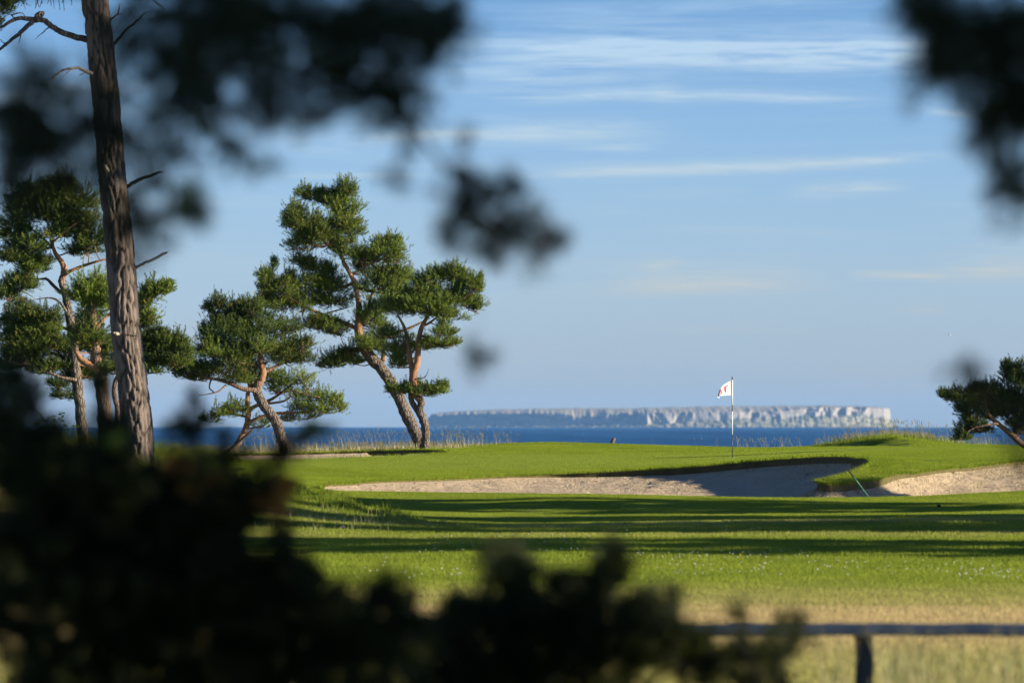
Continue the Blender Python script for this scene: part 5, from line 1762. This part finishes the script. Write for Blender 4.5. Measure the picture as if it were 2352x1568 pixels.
def build_flowers():
    g = Geo()
    def cl(n, u0, u1, v0, v1, r):
        for _ in range(n):
            u = rng.uniform(u0, u1); v = rng.uniform(v0, v1)
            Y = np.interp(v, [1150, 1180, 1200, 1230, 1250, 1270, 1300, 1340, 1400], [117, 108, 104, 98, 94, 90, 84, 78, 66])
            c = P(u, v, Y); c[2] = gz(c) + rng.uniform(.05, .10)
            R_ = r * rng.uniform(.5, 1.05)
            V = c + R_ * np.array([[1, 0, 0], [0, 1, 0], [-1, 0, 0], [0, -1, 0], [0, 0, .9], [0, 0, -.5]])
            g.add(V, np.array([[0, 1, 4], [1, 2, 4], [2, 3, 4], [3, 0, 4], [1, 0, 5], [2, 1, 5], [3, 2, 5], [0, 3, 5]]), 0)
    cl(110, 960, 1360, 1228, 1280, .011); cl(60, 1420, 1860, 1276, 1290, .012); cl(80, 1500, 2352, 1300, 1340, .013); cl(50, 820, 1300, 1318, 1345, .013)
    cl(40, 2200, 2352, 1320, 1345, .013); cl(50, 1200, 1800, 1205, 1225, .009); cl(40, 850, 2300, 1290, 1310, .012)
    tag(g.build('clover_flowers', plain('clover_white', (0.62, 0.62, 0.58), .8, .1, .1)), 'white clover flowers scattered in the rough grass', None, None, 'stuff')
    g = Geo()
    for u, v, Y in [(1204, 1235, 97), (1422, 1215, 101), (2090, 1205, 103), (1700, 1290, 86)]:
        c = P(u, v, Y); c[2] = gz(c) + .10
        V = c + .016 * np.array([[1, 0, 0], [0, 1, 0], [-1, 0, 0], [0, -1, 0], [0, 0, .9], [0, 0, -.5]])
        g.add(V, np.array([[0, 1, 4], [1, 2, 4], [2, 3, 4], [3, 0, 4], [1, 0, 5], [2, 1, 5], [3, 2, 5], [0, 3, 5]]), 0)
    tag(g.build('buttercups', plain('buttercup_yellow', (0.7, 0.5, 0.02), .7, .1, .1)), 'few yellow buttercups in the rough grass', None, None, 'stuff')
    g = Geo()
    for u, v, Y in [(613, 1211, 101.5), (707, 1206, 103), (788, 1219, 100), (663, 1200, 103.5)]:
        c = P(u, v, Y); c[2] = gz(c) + .12
        V = c + .02 * np.array([[1, 0, 0], [0, 1, 0], [-1, 0, 0], [0, -1, 0], [0, 0, .9], [0, 0, -.5]])
        g.add(V, np.array([[0, 1, 4], [1, 2, 4], [2, 3, 4], [3, 0, 4], [1, 0, 5], [2, 1, 5], [3, 2, 5], [0, 3, 5]]), 0)
    tag(g.build('purple_flowers', plain('flower_purple', (0.16, 0.05, 0.42), .7, .1, .1)), 'small purple flowers on the dry ground at the left', None, None, 'stuff')


build_flowers()


# ------------------------------------------------------------------ leafy plants under the pines
def leaf_mesh(name, base, d, L, W, root, mat, tint):
    d = unit(d); s_ = unit(np.cross(d, [0.2, -.7, .6]))
    n_ = np.cross(s_, d)
    pr = [(0, .08), (.25, .7), (.5, 1), (.75, .72), (1, .04)]
    V, F = [], []
    for t_, w in pr:
        c = base + d * L * t_ - n_ * L * .25 * t_ * t_
        V += [c - s_ * W * w + n_ * W * .25 * w, c, c + s_ * W * w + n_ * W * .25 * w]
    for i in range(4):
        for j in range(2):
            a = i * 3 + j
            F.append((a, a + 1, a + 4, a + 3))
    return make_mesh(name, V, F, mat, root, True, {'tint': [tint] * len(V)})


def leafy_plant(stems, Y, label, L, W, nl, tint):
    base = P(stems[0][0][0], stems[0][0][1], Y); base[2] = gz(base) - .02
    root = empty('leafy_plant', base, label, 'plant', 'leafy plants under the pines')
    g = Geo(); leaves = []
    for st in stems:
        pts_ = np.array([P(u, v, Y + rng.uniform(-.1, .1)) for u, v in st]); pts_[0] = base + rng.normal(0, .03, 3) * [1, 1, 0]
        c = catmull(pts_, 12)
        add_tube(g, c, np.linspace(.008, .004, 12), 5, .2)
        for k in range(nl):
            t_ = .35 + .65 * k / max(1, nl - 1)
            i = min(11, int(t_ * 11))
            leaves.append((c[i], np.array([rng.normal(0, 1), rng.normal(-.3, .6), rng.uniform(-.1, .6)])))
    g.build('stem', M_LEAF, root, True)
    for b, d in leaves:
        leaf_mesh('leaf', b, d, L * rng.uniform(.7, 1.2), W * rng.uniform(.8, 1.2), root, M_LEAF, rng.uniform(*tint))


leafy_plant([[(545, 1140), (548, 1110), (545, 1084), (548, 1076)], [(548, 1140), (556, 1115), (562, 1095), (566, 1088)], [(540, 1140), (532, 1118), (528, 1106), (524, 1100)]], 116.0,
            'bright green leafy plant in the tall grass under the sparse pine', .13, .028, 6, (.5, 1))
leafy_plant([[(110, 1010), (112, 985), (100, 960), (92, 950)], [(118, 1010), (135, 980), (142, 958), (140, 944)], [(105, 1010), (122, 985), (120, 965), (118, 955)], [(100, 1010), (90, 985), (80, 970)], [(120, 1010), (150, 990), (152, 975)], [(125, 1010), (170, 988), (172, 978)]], 124.0,
            'dark leafy shrub standing against the sky at the far left', .09, .026, 9, (0, .5))


# ------------------------------------------------------------------ close, out of focus foliage
def bough_tree(name, label, cat, masses, Y, Yr, roots, need, shoot=.085, nl=.045, nw=.0034, nsh=6, nn=38, base=None, tint=(0, .7), thick=.010, up=.15, trunk=None, more=1.0):
    s = px(Y)
    root = empty(name, base, label, cat, 'dark pine bushes close to the viewer' if cat == 'bush' else 'overhanging pines close to the viewer')
    wood, g = Geo(), Geo()
    if trunk is not None:
        tg = Geo()
        c = catmull(np.array([t_[:3] for t_ in trunk]), 30)
        r_ = np.interp(np.linspace(0, 1, 30), np.linspace(0, 1, len(trunk)), [t_[3] for t_ in trunk])
        add_tube(tg, c, r_, 12)
        tg.build('trunk', M_BARK, root, True)
    nodes = []
    for rr in roots:
        c = catmull(np.array(rr, float), 30)
        add_tube(wood, c[:, :3], c[:, 3], 7, .1)
        nodes += [x[:3] for x in c]
    ctr = []
    for row in masses:
        u, v, ru, rv, n = row[:5]
        small = n <= 3
        n = int(n * (1 if small else more) + .5)
        tn = row[5] if len(row) > 5 else None
        for _ in range(n):
            a = rng.uniform(0, 6.283); q = math.sqrt(rng.uniform(0, 1))
            yy = Y + rng.uniform(-Yr, Yr)
            p = P(u + ru * q * math.cos(a), v + rv * q * math.sin(a), Y)
            p = np.array([p[0] * yy / Y, yy, CAMZ + (p[2] - CAMZ) * yy / Y])
            ctr.append((p, tn, small))
    nodes = [np.array(x) for x in nodes]
    todo = list(range(len(ctr)))
    pos = np.array([c[0] for c in ctr])
    dist = np.full(len(ctr), 1e9); near = [None] * len(ctr)
    for nd in nodes:
        d = np.linalg.norm((pos - nd) * np.array([1, .3, 1]), axis=1)
        k = d < dist
        for i in np.where(k)[0]:
            near[i] = nd
        dist = np.minimum(dist, d)
    alive = np.ones(len(ctr), bool)
    B, D, T = [], [], []
    fr, SL = [], []
    for _ in range(len(ctr)):
        dd = np.where(alive, dist, 1e9)
        i = int(dd.argmin())
        alive[i] = False
        p, tn, small = ctr[i]
        q = near[i]
        mid = (p + q) / 2 + rng.normal(0, .05, 3) * dist[i] - np.array([0, 0, .06 * dist[i]])
        add_tube(wood, catmull(np.array([q, mid, p]), 5), np.linspace(thick * min(1, .45 + dist[i] * 2), thick * .4, 5), 5, .1)
        out = unit(p - q)
        for k in range(4 if small else nsh):
            SL.append(.6 if small else 1.0)
            B.append(p + rng.normal(0, .012 if small else .02, 3))
            D.append(out * .7 + rng.normal(0, .75, 3) + np.array([0, 0, up]))
            fr.append(tn == 'sunlit')
            T.append(rng.uniform(*tint) if tn is None else (rng.uniform(.3, 1) if tn == 'sunlit' else rng.uniform(*tn)))
        nd = p
        d = np.linalg.norm((pos - nd) * np.array([1, .3, 1]), axis=1)
        k = alive & (d < dist)
        for j in np.where(k)[0]:
            near[j] = nd
        dist = np.where(k, d, dist)
    B = np.array(B); D = np.array(D)
    fr = np.array(fr); T = np.array(T)
    k = ~fr; SL = np.array(SL) * shoot
    shoot_batch(g, B[k], D[k], rng.uniform(.6, 1.2, k.sum()) * SL[k], nn, nl, nw, T[k], spread=.8)
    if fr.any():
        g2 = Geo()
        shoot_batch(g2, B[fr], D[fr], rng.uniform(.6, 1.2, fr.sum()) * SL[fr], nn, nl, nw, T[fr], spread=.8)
        tag(g2.build('sunlit_tips', M_NEEDLE_LIT, root), 'needle tips coloured bright green as if in sun', None, None, 'stuff')
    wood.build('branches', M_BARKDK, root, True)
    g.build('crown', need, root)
    return root


def build_foreground():
    # overhanging pine, trunk to the left of the picture
    Y = 15.0
    gX, gY = -3.3, 14.6
    zb_ = float(ground_z([gX], [gY])[0])
    w = lambda u, v, y=Y: list(P(u, v, y))
    trunk = [(gX, gY, zb_ - .1, .17), (gX + .05, gY, zb_ + 1.6, .15), (gX - .02, gY, zb_ + 3.4, .12), (gX + .05, gY, zb_ + 5.6, .07), (gX, gY, zb_ + 7.2, .02)]
    roots = [[(*trunk[2][:3], .05), (-2.2, 14.4, 7.45, .04), (*w(-50, -60), .03), (*w(320, -40), .024), (*w(620, 20), .018), (*w(860, 90), .012), (*w(930, 230), .008)],
             [(gX, gY, 6.7, .05), (-2.2, 14.2, 6.75, .035), (*w(-40, 250), .022), (*w(140, 300), .014), (*w(300, 330), .009)],
             [(*w(620, 20), .016), (*w(740, 60), .014), (*w(880, 190), .010), (*w(960, 300), .007), (*w(1040, 400), .006), (*w(1120, 480), .005), (*w(1220, 540), .004)],
             [(*w(1040, 400), .0035), (*w(1075, 560), .0018), (*w(1100, 700), .0010), (*w(1101, 815), .0008)]]
    lit = 'sunlit'
    masses = [(700, 20, 340, 70, 62), (560, 130, 200, 90, 34), (850, 90, 170, 100, 36), (990, 50, 80, 50, 11), (900, 215, 60, 50, 8), (925, 265, 30, 22, 4), (470, 210, 110, 80, 16), (330, 110, 110, 110, 18), (640, 200, 60, 50, 8), (770, 190, 60, 40, 7), (700, 250, 40, 30, 3), (610, 280, 30, 40, 3),
              (100, 255, 120, 70, 18), (40, 190, 60, 50, 6), (140, 365, 140, 50, 16), (30, 320, 60, 60, 8), (30, 420, 60, 40, 5), (300, 290, 70, 100, 8), (345, 440, 50, 70, 8), (330, 525, 30, 30, 5), (220, 330, 70, 90, 5), (230, 480, 50, 70, 2), (250, 200, 60, 60, 2),
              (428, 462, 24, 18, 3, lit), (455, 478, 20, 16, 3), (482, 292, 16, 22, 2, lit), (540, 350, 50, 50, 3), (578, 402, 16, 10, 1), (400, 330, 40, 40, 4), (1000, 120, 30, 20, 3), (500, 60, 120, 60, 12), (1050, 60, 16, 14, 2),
              (1065, 405, 24, 40, 4), (1050, 470, 34, 40, 4), (1085, 470, 30, 30, 3, (.4, 1.0)), (1162, 430, 20, 24, 3), (1130, 500, 34, 22, 5), (1108, 575, 16, 20, 3), (1205, 535, 28, 14, 5, (.3, 1.7)), (1255, 552, 18, 8, 3, (.3, 1.7)), (1025, 520, 12, 16, 2), (1100, 540, 30, 20, 1, (1, 1.6)), (905, 395, 8, 8, 1), (1100, 822, 8, 10, 2)]
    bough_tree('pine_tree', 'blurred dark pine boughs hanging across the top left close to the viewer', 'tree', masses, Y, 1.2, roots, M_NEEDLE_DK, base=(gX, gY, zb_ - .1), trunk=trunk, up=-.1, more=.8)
    # right hand overhanging pine
    gX, gY = 3.4, 13.6
    zb_ = float(ground_z([gX], [gY])[0])
    trunk = [(gX, gY, zb_ - .1, .15), (gX - .05, gY, zb_ + 1.6, .13), (gX + .04, gY, zb_ + 3.4, .10), (gX, gY, zb_ + 6.2, .03)]
    roots = [[(gX, gY, zb_ + 3.0, .04), (2.2, 13.8, 7.3, .03), (*w(2420, 20), .02), (*w(2300, 70), .014), (*w(2200, 70), .010), (*w(2110, 10), .007)],
             [(gX, gY, zb_ + 2.4, .04), (2.2, 13.9, 6.75, .025), (*w(2400, 180), .014), (*w(2330, 230), .010), (*w(2300, 300), .007)],
             [(*w(2400, 180), .012), (*w(2350, 330), .007), (*w(2335, 430), .005)],
             [(gX, gY, zb_ + 1.6, .03), (2.0, 14, 5.95, .015), (*w(2400, 950), .008), (*w(2330, 960), .005), (*w(2250, 900), .004), (*w(2225, 860), .003)]]
    masses = [(2105, 15, 45, 30, 7), (2170, 55, 50, 45, 9), (2235, 100, 60, 40, 12), (2150, 130, 28, 50, 8), (2190, 182, 20, 10, 3), (2285, 60, 40, 40, 6), (2330, 130, 40, 90, 12), (2300, 235, 45, 50, 10), (2345, 250, 40, 50, 9), (2308, 370, 10, 40, 4), (2340, 440, 14, 30, 4), (2270, 285, 24, 14, 4), (2360, 50, 30, 30, 4), (2400, 150, 50, 100, 14),
              (2232, 868, 18, 18, 2), (2212, 838, 8, 8, 1), (2330, 1040, 30, 10, 1), (2380, 960, 40, 40, 5)]
    bough_tree('pine_tree', 'blurred dark pine boughs reaching in at the top right close to the viewer', 'tree', masses, 14.5, .9, roots, M_NEEDLE_DK, base=(gX, gY, zb_ - .1), trunk=trunk, up=-.1, more=1.0)

    # bush at the lower left
    Y = 20.0
    w = lambda u, v, y=Y: list(P(u, v, y))
    bx = w(330, 1700)[0]
    zb_ = float(ground_z([bx], [Y])[0])
    roots = []
    for u0, pts_ in [(200, [(120, 1500), (60, 1200), (30, 950)]), (260, [(220, 1450), (220, 1250), (190, 1050)]), (330, [(340, 1450), (390, 1200), (440, 990)]), (380, [(450, 1420), (540, 1180), (520, 1030)]), (420, [(510, 1450), (560, 1220), (690, 1020)]), (480, [(620, 1480), (640, 1380), (640, 1270)]), (560, [(700, 1560), (800, 1470), (890, 1380)])]:
        roots.append([(*P(u0, 1700, Y)[:2], zb_ - .05, .022)] + [(*w(u, v, Y + rng.uniform(-.3, .3)), r_) for (u, v), r_ in zip(pts_, (.015, .010, .006))])
    org = (1.5, 2.0)
    masses = [(15, 900, 40, 30, 4), (50, 960, 50, 50, 5), (25, 1050, 60, 80, 12), (110, 1060, 90, 40, 9), (200, 1085, 80, 40, 9), (120, 1200, 180, 110, 56), (300, 1140, 110, 50, 20), (350, 1280, 190, 110, 66), (150, 1420, 200, 150, 70), (480, 1440, 200, 110, 64), (430, 1220, 90, 50, 18),
              (451, 985, 22, 30, 3), (455, 945, 5, 12, 1), (414, 1022, 20, 20, 2), (440, 1075, 30, 24, 2), (515, 1025, 24, 24, 2), (505, 1090, 30, 24, 2), (270, 1041, 24, 12, 1, 'sunlit'), (684, 1027, 20, 14, 2), (645, 1050, 26, 14, 2), (705, 1003, 16, 12, 1, 'sunlit'), (742, 998, 14, 8, 1, 'sunlit'), (600, 1075, 30, 20, 1), (545, 1100, 30, 30, 3),
              (383, 1144, 12, 8, 3, org), (418, 1075, 10, 8, 3, org), (389, 1099, 10, 10, 3, org), (468, 1146, 14, 10, 3, org), (543, 1146, 18, 12, 3, org), (529, 1166, 18, 10, 3, org), (623, 1149, 14, 10, 3, org), (664, 1139, 12, 10, 3, org), (403, 1211, 10, 8, 2, org),
              (480, 1165, 50, 24, 6), (560, 1180, 36, 20, 4), (440, 1110, 50, 24, 3, 'sunlit'), (520, 1110, 50, 24, 2, 'sunlit'), (600, 1120, 50, 24, 3), (480, 1085, 60, 20, 3), (350, 1100, 30, 20, 3), (240, 970, 14, 60, 3), (236, 900, 10, 40, 3), (250, 1020, 20, 40, 4), (90, 1000, 30, 40, 3), (560, 1060, 30, 20, 2),
              (632, 1260, 14, 30, 3), (640, 1300, 24, 20, 4), (620, 1355, 90, 40, 14), (700, 1390, 70, 36, 12), (730, 1480, 130, 80, 30), (870, 1465, 90, 60, 20), (880, 1390, 40, 14, 4), (700, 1600, 200, 60, 26), (300, 1600, 300, 60, 44), (500, 1250, 24, 24, 3)]
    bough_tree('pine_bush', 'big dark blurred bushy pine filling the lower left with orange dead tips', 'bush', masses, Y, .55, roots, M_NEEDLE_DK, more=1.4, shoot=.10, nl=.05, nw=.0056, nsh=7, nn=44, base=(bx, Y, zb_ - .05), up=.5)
    # low bush along the bottom
    Y = 22.0
    bx = w(1250, 1700, Y)[0]
    zb_ = float(ground_z([bx], [Y])[0])
    roots = []
    for u0, pts_ in [(1150, [(1050, 1600), (960, 1520), (930, 1450)]), (1180, [(1110, 1580), (1080, 1500), (1050, 1440)]), (1220, [(1200, 1560), (1180, 1420), (1162, 1310)]), (1260, [(1270, 1560), (1290, 1440), (1302, 1340)]), (1300, [(1330, 1540), (1380, 1400), (1428, 1255)]), (1330, [(1420, 1560), (1500, 1450), (1540, 1370)]), (1350, [(1480, 1600), (1580, 1530), (1660, 1500)])]:
        roots.append([(*P(u0, 1700, Y)[:2], zb_ - .05, .018)] + [(*w(u, v, Y + rng.uniform(-.3, .3)), r_) for (u, v), r_ in zip(pts_, (.012, .008, .005))])
    masses = [(1000, 1500, 90, 50, 16), (1050, 1440, 30, 30, 6), (1040, 1405, 10, 14, 1), (1150, 1440, 80, 40, 15), (1160, 1320, 34, 30, 7), (1180, 1395, 22, 40, 5), (1300, 1360, 20, 34, 6), (1290, 1450, 100, 50, 18), (1365, 1390, 22, 40, 6), (1400, 1320, 14, 30, 4), (1425, 1270, 6, 18, 2), (1440, 1460, 60, 50, 12), (1508, 1410, 16, 30, 4), (1540, 1372, 8, 20, 2), (1560, 1490, 60, 36, 10), (1180, 1540, 190, 36, 26), (1420, 1530, 80, 30, 8), (1610, 1530, 50, 30, 5), (1180, 1610, 280, 40, 30), (1110, 1400, 20, 24, 2), (1240, 1430, 30, 30, 4)]
    bough_tree('pine_bush', 'low dark blurred pine bush with upright shoots along the bottom middle', 'bush', masses, Y, .45, roots, M_NEEDLE_DK, more=1.4, shoot=.10, nl=.05, nw=.0056, nsh=7, nn=44, base=(bx, Y, zb_ - .05), up=.8)
    bx = w(1760, 1700, Y)[0]
    zb_ = float(ground_z([bx], [Y])[0])
    roots = [[(*P(1750, 1700, Y)[:2], zb_ - .05, .012), (*w(1740, 1600), .008), (*w(1720, 1500), .005), (*w(1700, 1430), .004)], [(*P(1765, 1700, Y)[:2], zb_ - .05, .012), (*w(1780, 1590), .008), (*w(1800, 1500), .006), (*w(1842, 1420), .004)]]
    masses = [(1760, 1525, 56, 40, 11), (1800, 1490, 20, 30, 4), (1832, 1440, 8, 16, 2), (1700, 1430, 14, 26, 2), (1690, 1500, 30, 20, 3), (1650, 1560, 40, 20, 3), (1760, 1590, 60, 30, 6)]
    bough_tree('pine_bush', 'small dark blurred pine bush in front of the left end of the rail', 'bush', masses, Y, .3, roots, M_NEEDLE_DK, shoot=.10, nl=.05, nw=.005, nsh=6, nn=40, base=(bx, Y, zb_ - .05), up=.8)
    # thin dry weeds in front of the fence
    n = 420
    Yw = rng.uniform(31, 36, n); u = rng.uniform(1880, 2420, n)
    u = np.where(np.abs(u - 1985) < 45, u + 110, u)
    q = np.column_stack([(u - CU) / FPX * Yw, Yw])
    g = blades(n, on_ground(q), rng.uniform(.35, .85, n), .010, .25, .4, (0, 1.6))
    m_ = on_ground(q)
    sel = rng.integers(0, n, 900)
    B_ = m_[sel] + np.column_stack([rng.normal(0, .04, 900), rng.normal(0, .04, 900), rng.uniform(.1, .6, 900)])
    g2 = blades(900, B_, rng.uniform(.03, .07, 900), .014, .9, .3, (.2, 2))
    g.V += g2.V; g.F += [f + g.n for f in g2.F]; g.A += g2.A
    tag(g.build('dry_weeds', M_STRAW), 'thin dry weeds standing in front of the rail at the lower right', None, None, 'stuff')


build_foreground()
